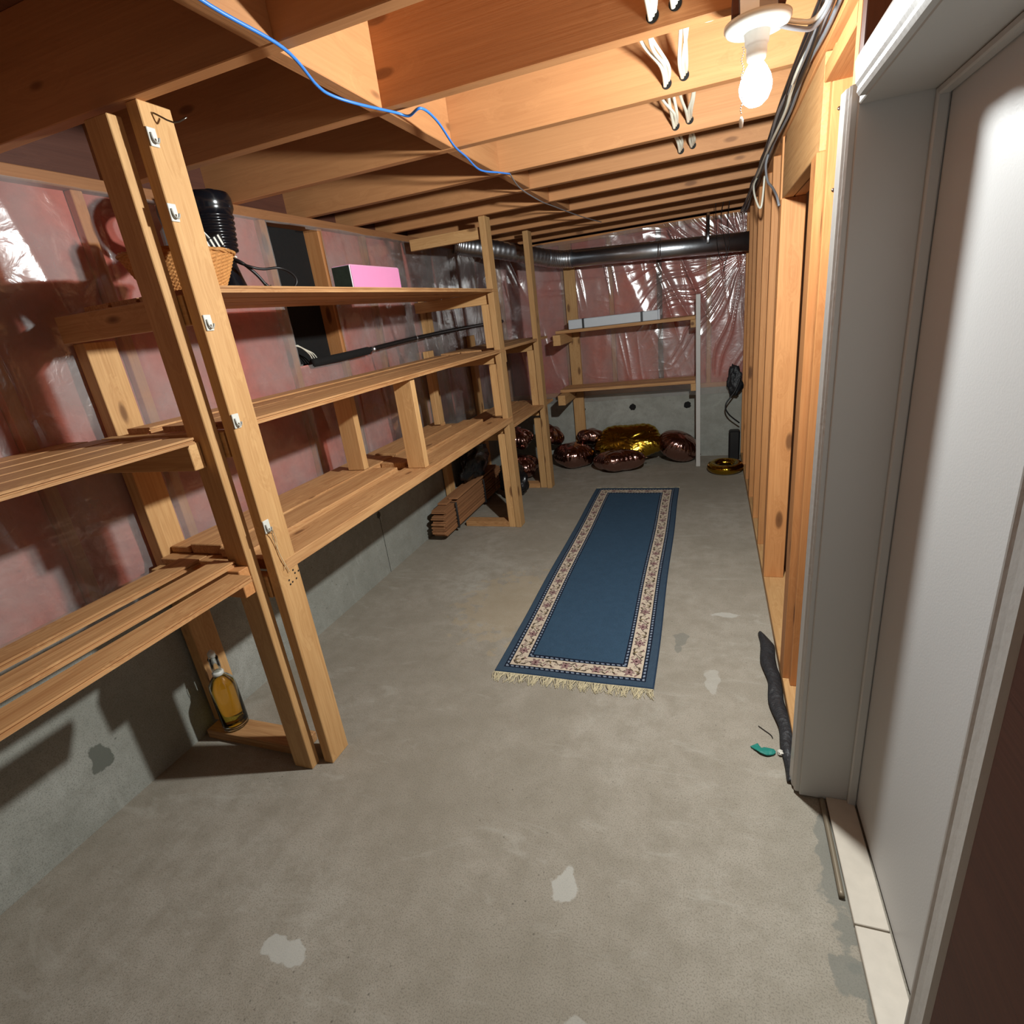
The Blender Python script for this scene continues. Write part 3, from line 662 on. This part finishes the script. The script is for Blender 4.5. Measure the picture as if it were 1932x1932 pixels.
tube('cord', [(-1.54, 1.62, 1.70), (-1.49, 1.63, 1.675), (-1.47, 1.67, 1.665), (-1.45, 1.73, 1.668), (-1.42, 1.755, 1.645), (-1.41, 1.755, 1.615), (-1.43, 1.735, 1.590), (-1.45, 1.71, 1.588)], .0045, M_black, cd, 8, 8)
tube('cord_lead', [(-1.55, 1.61, 1.71), (-1.51, 1.62, 1.69), (-1.49, 1.655, 1.65), (-1.48, 1.68, 1.61)], .0055, M_black, cd, 8, 8)
tube('plug', [(-1.48, 1.675, 1.618), (-1.475, 1.69, 1.602), (-1.465, 1.715, 1.592)], [.006] * 6 + [.011] * 6 + [.010] * 5, M_black, cd, 10, 8)

# bottle
bt = empty('glass_bottle', (-1.735, 1.20, .039), 'clear swing-top bottle of amber liquid standing on the near floor plate', 'bottle')
def glass(name, col, rough=0.02, ior=1.45):
    m = bpy.data.materials.new(name); m.use_nodes = True; b = m.node_tree.nodes['Principled BSDF']
    b.inputs['Base Color'].default_value = col; b.inputs['Roughness'].default_value = rough; b.inputs['Transmission Weight'].default_value = 1; b.inputs['IOR'].default_value = ior
    return m
M_glass = glass('clear_glass', (.93, .94, .90, 1)); M_amber = glass('amber_liquid', srgb(222, 196, 84), .0, 1.34)
lathe('glass_body', [(.0001, .001), (.040, .001), (.0465, .006), (.047, .02), (.047, .185), (.044, .205), (.030, .225), (.018, .238), (.0155, .25), (.015, .30), (.0175, .304), (.0175, .312), (.014, .314), (.011, .314), (.011, .25), (.014, .240), (.026, .222), (.0405, .203), (.0430, .185), (.0430, .02), (.036, .008), (.0001, .008)], (-1.735, 1.20, .039), M_glass, bt, 40)
lathe('liquid', [(.0001, .009), (.036, .0088), (.0427, .020), (.0427, .185), (.040, .203), (.026, .221), (.0160, .232), (.0001, .2325)], (-1.735, 1.20, .039), M_amber, bt, 40)
lathe('neck_ring', [(.0165, .236), (.0205, .240), (.0205, .250), (.0165, .254)], (-1.735, 1.20, .039), M_plastic_w, bt, 24)
lathe('stopper', [(.006, .305), (.010, .316), (.013, .322), (.013, .334), (.008, .340), (.0001, .341)], (-1.735, 1.20, .039), M_plastic_w, bt, 20)
tube('wire_bail', [(-1.735, 1.183, .289), (-1.735, 1.180, .32), (-1.735, 1.187, .366), (-1.735, 1.2, .384), (-1.735, 1.213, .366), (-1.735, 1.220, .32), (-1.735, 1.217, .289)], .0012, M_steel, bt, 6, 5)

# bundle of planks on the floor under the long rack
pk = empty('plank_bundle', (-1.74, 3.65, .04), 'strapped stack of thin brown floor planks under the long rack', 'plank bundle')
z = .040
for k in range(15):
    off = random.uniform(-.02, .02); xo = random.uniform(-.008, .008)
    lum('plank', (-1.79 + xo, -1.69 + xo), (3.04 + off + (.03 if k > 11 else 0), 4.16 + off), (z, z + .0105), M_plank, pk, .0012); z += .0125
for y in (3.22, 3.75):
    tube('strap', [(-1.677, y, .036), (-1.677, y, z + .002), (-1.803, y, z + .002), (-1.803, y, .036), (-1.677, y, .036)], .003, M_strap, pk, 4, 1)
    lum('strap_band', (-1.681, -1.6765), (y - .011, y + .011), (.038, z + .001), M_strap, pk, .0005)
for k, (a, b) in enumerate(((3.16, 4.12), (3.24, 4.08))):
    o = lum('loose_plank', (-1.80 + .05 * k, -1.73 + .05 * k), (a, b), (z + .003 + .013 * k, z + .015 + .013 * k), M_plank, None, .001, .02)
    tag(o, ('lower' if k == 0 else 'upper') + ' offcut lying on top of the strapped brown plank stack', 'plank', 'offcuts on the plank stack')
def blob(name, c, s, m, label, cat, seed=0, amp=.2, fr=5):
    bm = bmesh.new(); bmesh.ops.create_icosphere(bm, subdivisions=4, radius=1)
    for v in bm.verts:
        d = v.co.normalized(); n = mnoise.noise(d * 2 + Vector((seed, 0, 0))) + .5 * mnoise.noise(d * fr + Vector((0, seed, 0))) + .25 * abs(mnoise.noise(d * fr * 2.3))
        q = d * (1 + amp * n); v.co = Vector((q.x * s[0], q.y * s[1], max(q.z * s[2], -s[2] * .8)))
    me = bpy.data.meshes.new(name); bm.to_mesh(me); bm.free(); me.materials.append(m)
    me.polygons.foreach_set('use_smooth', [True] * len(me.polygons))
    return tag(link(bpy.data.objects.new(name, me), Matrix.Translation(c)), label, cat)
blob('black_bag', (-1.75, 3.78, z + .135), (.07, .24, .13), M_blackbag, 'crumpled black plastic bag on top of the brown plank stack', 'bag', 3, .35, 6)
blob('dark_bag', (-1.515, 4.0, .13), (.11, .12, .16), M_blackbag, 'dark shiny bag on the floor between the second and third posts', 'bag', 8, .3, 6)

# pipe on the wall
pp = empty('wall_pipe', (-1.83, 3.8, 1.34), 'black pipe running along the insulated wall at the middle shelf', 'pipe')
tube('pipe', [(-1.832, 2.60, 1.318), (-1.815, 3.2, 1.345), (-1.812, 3.9, 1.362), (-1.82, 5.0, 1.375)], .014, M_black, pp, 12, 8)
tube('pipe_sleeve', [(-1.865, 2.30, 1.307), (-1.845, 2.5, 1.312), (-1.83, 2.75, 1.322)], .021, M_blackvoid, pp, 12, 6)
for y, zz in ((3.30, 1.348), (3.92, 1.362), (4.9, 1.374), (2.78, 1.325)):
    tube('pipe_clamp', [(-1.815, y - .006, zz), (-1.815, y + .006, zz)], .0165, M_steel, pp, 12, 1)
for k in range(3):
    o = tube('white_wire', [(-1.90, 2.24 + .01 * k, 1.40), (-1.885, 2.27 + .012 * k, 1.385 - .005 * k), (-1.88, 2.31 + .015 * k, 1.35), (-1.885, 2.33 + .02 * k, 1.318)], .003, M_romex, None, 8, 6)
    tag(o, 'white cable curling out at the foot of the open black wall bay', 'cable', 'cables in the open black bay')

# white packages on the far shelf
wp = empty('white_package', (-.78, 4.85, 1.242), 'long white package held by two black straps on the upper far shelf', 'package')
lum('package_body', (-1.15, -.40), (4.80, 4.89), (1.2425, 1.318), M_foamwhite, wp, .004)
for x in (-1.02, -.53): lum('package_strap', (x - .009, x + .009), (4.797, 4.893), (1.2415, 1.3205), M_strap, wp, .0005)
lum('package_end', (-.399, -.385), (4.80, 4.89), (1.2425, 1.322), M_foamwhite, wp, .002)

# ------------------------------------------------------------------ duct
dc = empty('duct', (-.5, 4.85, 1.77), 'round galvanized duct hanging under the joists at the end wall, bending left', 'duct')
def duct_piece(name, pts, r, n=1, seg=36, ribs=None):
    path = smooth_path(pts, n) if n > 1 else [Vector(p) for p in pts]
    rr = r
    if ribs:
        d2 = []; out = []
        for i in range(len(path) - 1):
            a, b = path[i], path[i + 1]
            for q in range(ribs): out.append(a.lerp(b, q / ribs))
        out.append(path[-1]); path = out
        rr = [r * (1.035 if i % 4 == 0 else 1.0) for i in range(len(path))]
    V, F = tube_geo(path, rr, seg); return mesh_obj(name, V, F, M_steel, dc, smooth=True)
duct_piece('straight_duct', [(-1.10, 4.87, 1.800), (-.4, 4.87, 1.764), (.34, 4.87, 1.726)], .068, 1)
for x, zz in ((-1.10, 1.80), (-.38, 1.763)):
    tube('duct_collar', [(x - .012, 4.87, zz + .0006), (x + .012, 4.87, zz - .0006)], .0705, M_steel, dc, 36, 1)
duct_piece('elbow', [(-1.10, 4.87, 1.800), (-1.17, 4.86, 1.805), (-1.23, 4.82, 1.815), (-1.28, 4.77, 1.825)], .068, 4, 36, 4)
duct_piece('flexible_duct', [(-1.28, 4.77, 1.825), (-1.42, 4.62, 1.865), (-1.60, 4.45, 1.915), (-1.78, 4.30, 1.955), (-1.86, 4.22, 1.98)], .067, 6, 36, 4)
tube('hanger_strap', [(-.02, 4.935, 1.98), (-.02, 4.80, 1.82), (-.02, 4.80, 1.75)], .012, M_steel, dc, 6, 4, .15)
def dangling(pts, label, grp=None, r=.0025, m=None):
    o = tube('thin_wire', pts, r, m or M_black, None, 6, 8); return tag(o, label, 'wire', grp)
dangling([(.03, 4.535, 1.979), (.035, 4.66, 1.86), (.05, 4.76, 1.70), (.08, 4.78, 1.62), (.11, 4.78, 1.66), (.10, 4.77, 1.74), (.07, 4.68, 1.88), (.08, 4.54, 1.979)], 'thin black wire looping below the duct near the right wall')
dangling([(.12, 4.535, 1.979), (.115, 4.66, 1.85), (.13, 4.73, 1.72), (.10, 4.74, 1.58), (.09, 4.74, 1.54)], 'thin black wire hanging straight past the duct near the right wall')
dangling([(.24, 4.95, .70), (.20, 4.93, .60), (.13, 4.90, .50), (.15, 4.90, .42), (.24, 4.93, .33)], 'black cable bowing out of the far right corner', r=.006)
o = lum('black_canister', (.16, .25), (4.93, 5.02), (0, .26), M_black, None, .012); tag(o, 'black upright canister in the far right corner behind the gold ring', 'canister')
blob('dark_cloth', (.20, 5.0, .66), (.055, .04, .13), M_felt, 'dark crumpled cloth hung in the far right corner', 'cloth', 5, .4, 5)

# ------------------------------------------------------------------ foil balloons
def pillow(name, c, a, b, h, m, label, lobes=0, lob=0.0, seed=0, rot=(0, 0, 0), grp='rose gold foil balloons in the far corner', wr_=26):
    n, k = 34, 120; V = []; F = []
    rs = random.Random(seed); ph = rs.uniform(0, 6)
    def rad(th): return 1 + lob * math.cos(lobes * th + ph) if lobes else 1
    for side in (1, -1):
        for i in range(n):
            rho = math.sin((i / (n - 1)) * math.pi / 2) if side > 0 else math.sin((1 - i / (n - 1)) * math.pi / 2)
            if side < 0 and i == 0: continue
            for q in range(k):
                th = 2 * math.pi * q / k
                r = rho * rad(th)
                hh = h * math.sqrt(max(0, 1 - rho ** 2.2))
                crimp = math.sin(wr_ * th + 1.5 * math.sin(3 * th + seed)) * .035 * rho ** 6
                zz = side * (hh * (1 + .18 * lob * math.cos(lobes * th + ph) * 3 * rho)) + h * crimp * 2.2
                r *= 1 - abs(crimp) * .6
                V.append((r * a * math.cos(th), r * b * math.sin(th), zz))
    rows = 2 * n - 1
    for i in range(rows - 1):
        for q in range(k): F.append((i * k + q, i * k + (q + 1) % k, (i + 1) * k + (q + 1) % k, (i + 1) * k + q))
    M = Matrix.Translation(c) @ Matrix.Rotation(rot[2], 4, 'Z') @ Matrix.Rotation(rot[1], 4, 'Y') @ Matrix.Rotation(rot[0], 4, 'X')
    o = mesh_obj(name, V, F, m, None, M=M, smooth=True); tag(o, label, 'balloon', grp)
    nub = []
    e = M @ Vector((a * rad(0) * .98, 0, 0)); e2 = M @ Vector((a * rad(0) * 1.14, 0, 0))
    nv, nf = tube_geo([e, e.lerp(e2, .5), e2], [.012, .006, .014], 8, .35)
    mesh_obj('inflation_neck', nv, nf, m, o, smooth=True)
    return o
pillow('foil_balloon', (-1.20, 4.84, .115), .19, .16, .115, M_rose, 'large rose gold foil balloon beside the third tall post', 4, .06, 1, (.12, .05, .2))
pillow('foil_balloon', (-1.06, 4.99, .25), .13, .08, .075, M_rose, 'rose gold foil balloon against the end wall left of the gold one', 5, .08, 2, (.5, .1, .4))
pillow('foil_balloon', (-.755, 4.67, .10), .22, .15, .095, M_rose, 'flat rose gold foil balloon lying in front of the gold one', 4, .10, 3, (-.12, -.05, .1))
pillow('foil_balloon', (-.262, 4.92, .15), .185, .14, .125, M_rose, 'plump rose gold foil balloon leaning by the white upright', 0, 0, 4, (.35, .42, 0))
pillow('foil_balloon', (-1.43, 4.88, .31), .14, .12, .085, M_rose, 'rose gold foil balloon piled behind the third tall post', 5, .12, 5, (.5, .3, .9))
pillow('foil_balloon', (-1.67, 4.60, .355), .145, .13, .09, M_rose, 'upper rose gold foil balloon between the second and third posts', 5, .12, 6, (.35, .15, .3))
pillow('foil_balloon', (-1.62, 4.50, .115), .18, .15, .10, M_rose, 'lower rose gold foil balloon between the second and third posts', 5, .12, 7, (.08, .05, 1.2))
gb = pillow('gold_balloon', (-.69, 4.92, .20), .32, .18, .09, M_gold, 'big gold foil balloon with lobes against the end wall', 5, .07, 8, (1.0, 0, .02), None, 34)
def ring(name, c, R0, r, m, label, arc=(0, 2 * math.pi), tilt=0):
    V, F = [], []; n, k = 90, 24
    for i in range(n):
        a = 2 * math.pi * i / n
        for q in range(k):
            b = 2 * math.pi * q / k; rr = r * (1 + .06 * math.sin(40 * a) * max(0, math.cos(b + math.pi)))
            V.append(((R0 + rr * math.cos(b)) * math.cos(a), (R0 + rr * math.cos(b)) * math.sin(a), rr * math.sin(b) * .9))
    for i in range(n):
        for q in range(k): F.append((i * k + q, i * k + (q + 1) % k, ((i + 1) % n) * k + (q + 1) % k, ((i + 1) % n) * k + q))
    M = Matrix.Translation(c) @ Matrix.Rotation(tilt, 4, 'X')
    return tag(mesh_obj(name, V, F, m, None, M=M, smooth=True), label, 'balloon')
ring('gold_ring_balloon', (.125, 4.60, .045), .10, .042, M_gold, 'gold foil ring lying on the floor at the far right studs', tilt=0.05)

# ------------------------------------------------------------------ cables
def cab(name, pts, r, m, label, cat='cable', grp=None, par=None, flat=1.0, n=8):
    o = tube(name, pts, r, m, par, 8, n, flat)
    if par is None: tag(o, label, cat, grp)
    return o
cab('blue_cable', [(-.80, .70, 2.0), (-.815, .93, 1.973), (-.815, 1.14, 1.970), (-.86, 1.30, 1.962), (-.862, 1.36, 1.958), (-.84, 1.43, 1.955), (-.815, 1.58, 1.968), (-.79, 1.61, 1.962), (-.745, 1.60, 1.968), (-.755, 1.72, 1.968), (-.80, 1.93, 1.958), (-.83, 2.10, 1.965), (-.845, 2.27, 1.955), (-.812, 2.40, 1.962), (-.80, 2.50, 1.972)], .0035, M_blue, 'blue network cable running under the joists along the blocking')
cab('dark_thin_cable', [(-.80, 2.50, 1.972), (-.85, 2.80, 1.97), (-.84, 3.1, 1.955), (-.85, 3.4, 1.97), (-.80, 3.9, 1.965), (-.75, 4.4, 1.972)], .003, M_grey_cable, 'dark thin cable continuing from the blue one along the far joists')
def hole(x, y, z, r=.018):
    V = [(x, y - .0015, z)]; N = 20
    for k in range(N):
        a = 2 * math.pi * k / N; V.append((x + r * math.cos(a), y - .0015, z + r * math.sin(a)))
    return mesh_obj('bored_hole', V, [(0, (k + 1) % N + 1, k + 1) for k in range(N)], M_blackvoid, ceiling)
bayname = {1.135: 'entering the nearest joist overhead', 1.573: 'in the joist bay at the top edge of the photo', 2.03: 'hanging in the joist bay beside the lamp', 2.505: 'in the first joist bay beyond the lamp', 2.905: 'in the second joist bay beyond the lamp'}
for (y0, y1) in ((.76, 1.135), (1.17, 1.573), (1.611, 2.03), (2.068, 2.505), (2.543, 2.905)):
    for hi, (hx, hz) in enumerate(((-.128, 2.006), (-.078, 2.016))):
        if y1 > 1.5: hole(hx, y1, hz + .001, .0145)
        for s in range(3):
            o1 = (s - 1) * .008
            sag = random.uniform(-.004, .03)
            side = random.uniform(-.03, .02) - (.02 if hi == 0 else 0)
            cab('white_cable', [(hx + o1 * .6 + side * .6, y0, 2.095 + random.uniform(-.015, .02)), (hx + o1 * 1.4 + side, (y0 + y1) / 2, 2.075 - sag), (hx + o1 * 1.2, y1 - .09, 2.025), (hx + o1 * .6, y1 - .002, hz + .006 * (s - 1))],
                .0052, M_romex, ('left' if hi == 0 else 'right') + ' bunch of white cables ' + bayname[y1], grp=('left' if hi == 0 else 'right') + ' white cables ' + bayname[y1], flat=.6)
# cables to the lamp
for s in range(2):
    cab('lamp_cable', [(bx + .035, by + .01, bz + .108 + .012 * s), (bx + .08, by + .035, bz + .098 + .012 * s), (.205, by + .06, bz + .100 + .013 * s), (.228, by + .04, bz + .12 + .012 * s), (.232, by - .05, bz + .138 + .01 * s), (.235, by - .25, bz + .142 + .006 * s), (.235, by - .7, 1.958 + .005 * s)],
        .0052, M_romex if s else M_grey_cable, ('upper' if s else 'lower') + ' of the two cables running from the lampholder to the right wall', grp='cables at the lampholder')
for s in range(3):
    cab('coiled_cable', [(bx - .16 + .02 * s, by + .075, 2.03), (bx - .115, by + .085 + .01 * s, 1.995 + .004 * s), (bx - .07, by + .075 + .01 * s, 1.995 + .006 * s), (bx - .02, by + .068, 2.03)], .005, M_romex,
        'white cable slack curving up into the box left of the lamp', grp='white cable slack beside the lamp', flat=.6)
bun = empty('cable_bundle', (.245, 3.2, 1.96), 'bundle of cables stapled along the top of the right stud wall', 'cable bundle')
for s in range(11):
    x0 = .222 + .008 * (s % 4); z0 = 1.955 + .007 * (s // 4)
    pts = [(x0 + random.uniform(-.008, .008), y, z0 + random.uniform(-.008, .008) - (.012 if y > 2.6 else 0)) for y in (-.5, .2, .8, 1.3, 1.7, 2.05, 2.4, 2.75, 3.1, 3.4, 3.8, 4.2, 4.6, 4.98)]
    tube('cable', pts, .0052, (M_romex if s in (1, 5) else (M_grey_cable if s in (0, 3, 7) else M_black)), bun, 7, 5)  # black jackets carry shade in their colour; the cables are all alike
cab('drop_cable', [(.24, 3.0, 1.955), (.225, 2.98, 1.90), (.23, 2.93, 1.83), (.245, 2.86, 1.79), (.252, 2.74, 1.74), (.258, 2.70, 1.70)], .005, M_grey_cable, 'grey cable dropping from the bundle across the far studs')
cab('drop_cable', [(.235, 3.6, 1.955), (.21, 3.5, 1.90), (.215, 3.42, 1.83), (.24, 3.38, 1.78), (.253, 3.40, 1.92)], .005, M_romex, 'pale cable loop hanging from the bundle near the far studs')
# copper pipe below the joists
cp = cab('water_pipe', [(-.86, 2.965, 2.022), (-.3, 2.965, 2.024), (.34, 2.965, 2.026)], .011, M_copper_pipe, 'dark copper water pipe crossing a joist bay right of the blocking', 'pipe', n=1)
cp2 = cab('water_pipe', [(-1.85, 3.0, 2.03), (-1.3, 3.0, 2.03), (-.90, 3.0, 2.03)], .011, M_copper_pipe, 'dark water pipe in the joist bay left of the blocking', 'pipe', n=1)

# ------------------------------------------------------------------ rug
def make_rug():
    Wd, L = .66, 2.44; cell = .0028
    n, k = int(Wd / cell), int(L / cell)
    u = (np.arange(n) + .5) / n * Wd; v = (np.arange(k) + .5) / k * L
    U, Vv = np.meshgrid(u, v, indexing='ij')
    dl, dr, db, dt = U, Wd - U, Vv, L - Vv
    d = np.minimum(np.minimum(dl, dr), np.minimum(db, dt))
    side_h = np.minimum(db, dt) < np.minimum(dl, dr)
    s = np.where(side_h, U, Vv)
    S = lambda r, g, b: np.array(srgb(r, g, b)[:3])
    field, blue_edge, navy, cream, mauve, olive, palebl = S(54, 76, 96), S(58, 74, 90), S(24, 30, 44), S(196, 180, 160), S(128, 96, 98), S(66, 56, 46), S(132, 142, 156)
    col = np.zeros((n, k, 3)) + field
    e0, e1, e2, e3 = .034, .054, .114, .136
    col[d < e0] = blue_edge
    col[(d < .006)] = S(44, 60, 80)
    def guard(lo, hi):
        m = (d >= lo) & (d < hi); col[m] = navy
        t = (d - lo) / (hi - lo); q = (s / .022 + .35 * t) % 1
        mm = m & (np.abs(t - .5) < .22) & (q < .56); col[mm] = palebl
        mm2 = m & (np.abs(t - .5) < .22) & (q >= .30) & (q < .42); col[mm2] = S(90, 104, 128)
    guard(e0, e1); guard(e2, e3)
    cb = (d >= e1) & (d < e2); col[cb] = cream
    t = (d - e1) / (e2 - e1) * .064; T = .132; t = np.clip(t, 0, .064)
    half = np.floor(s / T); sl = s - half * T; flip = np.where(half % 2 == 0, 1, -1)
    tt = (t - .032) * flip
    # vine
    vine = np.abs(tt - .019 * np.sin(2 * np.pi * sl / T)) < .0024
    col[cb & vine] = olive
    def ell(cx, cy, a, b, ang):
        dx, dy = sl - cx, tt - cy; c, s_ = math.cos(ang), math.sin(ang)
        return ((dx * c + dy * s_) / a) ** 2 + ((-dx * s_ + dy * c) / b) ** 2
    for (cx, cy, a, b, ang, cc) in ((.060, .020, .010, .0035, .6, olive), (.072, .012, .009, .003, 2.0, mauve), (.078, -.018, .011, .0035, -.5, olive), (.092, -.010, .009, .003, 1.2, S(120, 104, 70)),
                                   (.100, .014, .010, .0035, .9, olive), (.108, .022, .008, .003, -.4, mauve), (.112, -.020, .010, .0032, .3, olive), (.056, -.020, .008, .0032, 1.0, mauve)):
        q = ell(cx, cy, a, b, ang); col[cb & (q < 1)] = cc; col[cb & (q >= 1) & (q < 1.5)] = S(150, 132, 112)
    # curls
    for (cx, cy, r) in ((.086, .006, .010), (.118, .002, .008)):
        dx, dy = sl - cx, tt - cy; rr = np.hypot(dx, dy); th = np.arctan2(dy, dx)
        q = np.abs((rr / .0048 - th / (2 * np.pi)) % 1 - .5) < .17; col[cb & (rr < r) & q] = S(104, 84, 78)
    # flowers
    fx_, fy_ = sl - .028, tt
    rr = np.hypot(fx_, fy_); th = np.arctan2(fy_, fx_); pet = .0185 + .0075 * np.cos(6 * th)
    m = cb & (rr < pet); col[m] = S(158, 128, 124)
    m2 = cb & (np.abs(rr - pet) < .002); col[m2] = S(62, 42, 44)
    m3 = cb & (rr < pet) & (np.abs(np.sin(3 * th)) < .16) & (rr > .006); col[m3] = S(110, 80, 80)
    col[cb & (rr < .0055)] = S(60, 36, 38)
    m4 = cb & (np.abs(rr - .0115) < .0011); col[m4] = S(128, 96, 94)
    # soften with pile noise
    nz = 1 + .10 * rng.uniform(-1, 1, (n, k, 1)) + .05 * vn(U * 40, Vv * 40, 3)[..., None]
    col = np.clip(col * nz, 0, 1)
    # mesh
    gu = np.linspace(0, Wd, n + 1); gv = np.linspace(0, L, k + 1)
    GU, GV = np.meshgrid(gu, gv, indexing='ij')
    f = GV / L
    x = (-.855 + (-.868 + .855) * f) + GU * ((.662 * (1 - f) + .652 * f) / Wd)
    x = x + .0025 * np.sin(GV * 5)
    y = 1.738 + GV * (4.160 - 1.738) / L + .002 * np.sin(GU * 12)
    edge = np.minimum(np.minimum(GU, Wd - GU), np.minimum(GV, L - GV))
    z = .0095 * np.clip(edge / .004, 0, 1) ** .5 + .0012 * vn(GU * 9, GV * 4, 2) + .0012
    m_ = bpy.data.materials.new('rug_pile'); m_.use_nodes = True; nt = m_.node_tree; b = nt.nodes['Principled BSDF']
    at = nt.nodes.new('ShaderNodeAttribute'); at.attribute_name = 'weave'; nt.links.new(at.outputs['Color'], b.inputs['Base Color'])
    b.inputs['Roughness'].default_value = .95; b.inputs['Specular IOR Level'].default_value = .1
    tc = nt.nodes.new('ShaderNodeTexCoord'); nn = nt.nodes.new('ShaderNodeTexNoise'); nn.inputs['Scale'].default_value = 420; nt.links.new(tc.outputs['Object'], nn.inputs['Vector'])
    bp = nt.nodes.new('ShaderNodeBump'); bp.inputs['Strength'].default_value = .5; bp.inputs['Distance'].default_value = .003; nt.links.new(nn.outputs['Fac'], bp.inputs['Height']); nt.links.new(bp.outputs[0], b.inputs['Normal'])
    o = grid_obj('runner_rug', np.stack([x, y, z], -1), m_, None)
    ca = o.data.color_attributes.new('weave', 'FLOAT_COLOR', 'CORNER')
    c4 = np.concatenate([col.reshape(-1, 3), np.ones((n * k, 1))], 1)
    ca.data.foreach_set('color', np.repeat(c4, 4, axis=0).astype(np.float32).ravel())
    tag(o, 'blue runner rug with a cream floral border and fringed ends', 'rug')
    for end in (0, 1):
        V, F = [], []; cnt = 240
        yb = 1.741 if end == 0 else 4.157; dirn = -1 if end == 0 else 1
        lw = .66 if end == 0 else .652; lx = -.855 if end == 0 else -.868
        for i in range(cnt):
            cx = lx + lw * (i + .5) / cnt; ln = .052 * random.uniform(.75, 1.25) if end == 0 else .035 * random.uniform(.6, 1.1)
            cl = .018 * math.sin(i * .33) + .010 * math.sin(i * .9 + 1); p = Vector((cx, yb, .006)); pts = [p]
            for q in range(1, 5):
                t = q / 4; pts.append(Vector((cx + cl * t ** 1.6 + random.uniform(-.003, .003), yb + dirn * ln * t, .006 * (1 - t) + .0018 + random.uniform(0, .002))))
            v, f_ = tube_geo(pts, [.0016, .0015, .0014, .0013, .0008], 4); b0 = len(V); V += v; F += [tuple(b0 + a for a in g) for g in f_]
        mesh_obj('fringe', V, F, M_fringe, o)['kind'] = 'stuff'
make_rug()

# ------------------------------------------------------------------ scraps on the floor
def ribbon(name, pts, wds, m, label, cat, lift=.004, seed=1, bulge=.010):
    path = smooth_path(pts, 8); n = len(path); K = 9; P = np.zeros((n, K, 3)); rs = random.Random(seed)
    for i, p in enumerate(path):
        t = (path[min(i + 1, n - 1)] - path[max(i - 1, 0)]).normalized(); a = Vector((t.y, -t.x, 0)).normalized()
        w_ = np.interp(i / (n - 1), np.linspace(0, 1, len(wds)), wds)
        for k in range(K):
            s_ = (k / (K - 1) - .5); q = p + a * s_ * w_
            zz = max(.0025, q.z + bulge * (1 - (2 * s_) ** 2) + .006 * mnoise.noise(Vector((q.x * 25, q.y * 18, seed)))) + lift
            P[i, k] = (q.x, q.y, zz)
    o = grid_obj(name, P, m, None); 
    md = o.modifiers.new('thickness', 'SOLIDIFY'); md.thickness = .003
    return tag(o, label, cat)
ribbon('membrane_strip', [(.212, 2.19, .002), (.232, 2.10, .004), (.226, 1.98, .004), (.238, 1.86, .006), (.232, 1.74, .004), (.250, 1.62, .008), (.244, 1.53, .004), (.244, 1.46, .003), (.236, 1.39, .0)], [.012, .05, .055, .045, .05, .045, .04, .03, .012], M_felt, 'crumpled black membrane strip along the foot of the right studs', 'strip')
ribbon('teal_scrap', [(.145, 1.525, .002), (.165, 1.503, .006), (.19, 1.505, .003), (.205, 1.512, .002)], [.030, .020, .034, .026, .012], M_teal, 'small torn teal scrap beside the black strip', 'scrap', seed=4, lift=.001, bulge=.002)
blob('plaster_crumb', (.225, 1.505, .007), (.012, .010, .007), M_rag, 'pale crumb between the teal scrap and the black strip', 'crumb', 2, .5, 4)
o = tube('thin_twig', [(.165, 1.62, .003), (.18, 1.605, .003), (.20, 1.585, .003), (.205, 1.57, .003)], .0015, M_black, None, 6, 5); tag(o, 'thin dark curl of wire left of the black strip', 'wire')
# nails in the first stud
for (x, z) in ((.30, 1.80), (.335, 1.83), (.30, 1.62), (.335, 1.66)):
    lathe('nail_head', [(.0045, 0), (.0045, .0015), (.001, .002)], (x, 1.8095, z), M_nail, wr, 12, Matrix.Rotation(math.pi / 2, 4, 'X'))
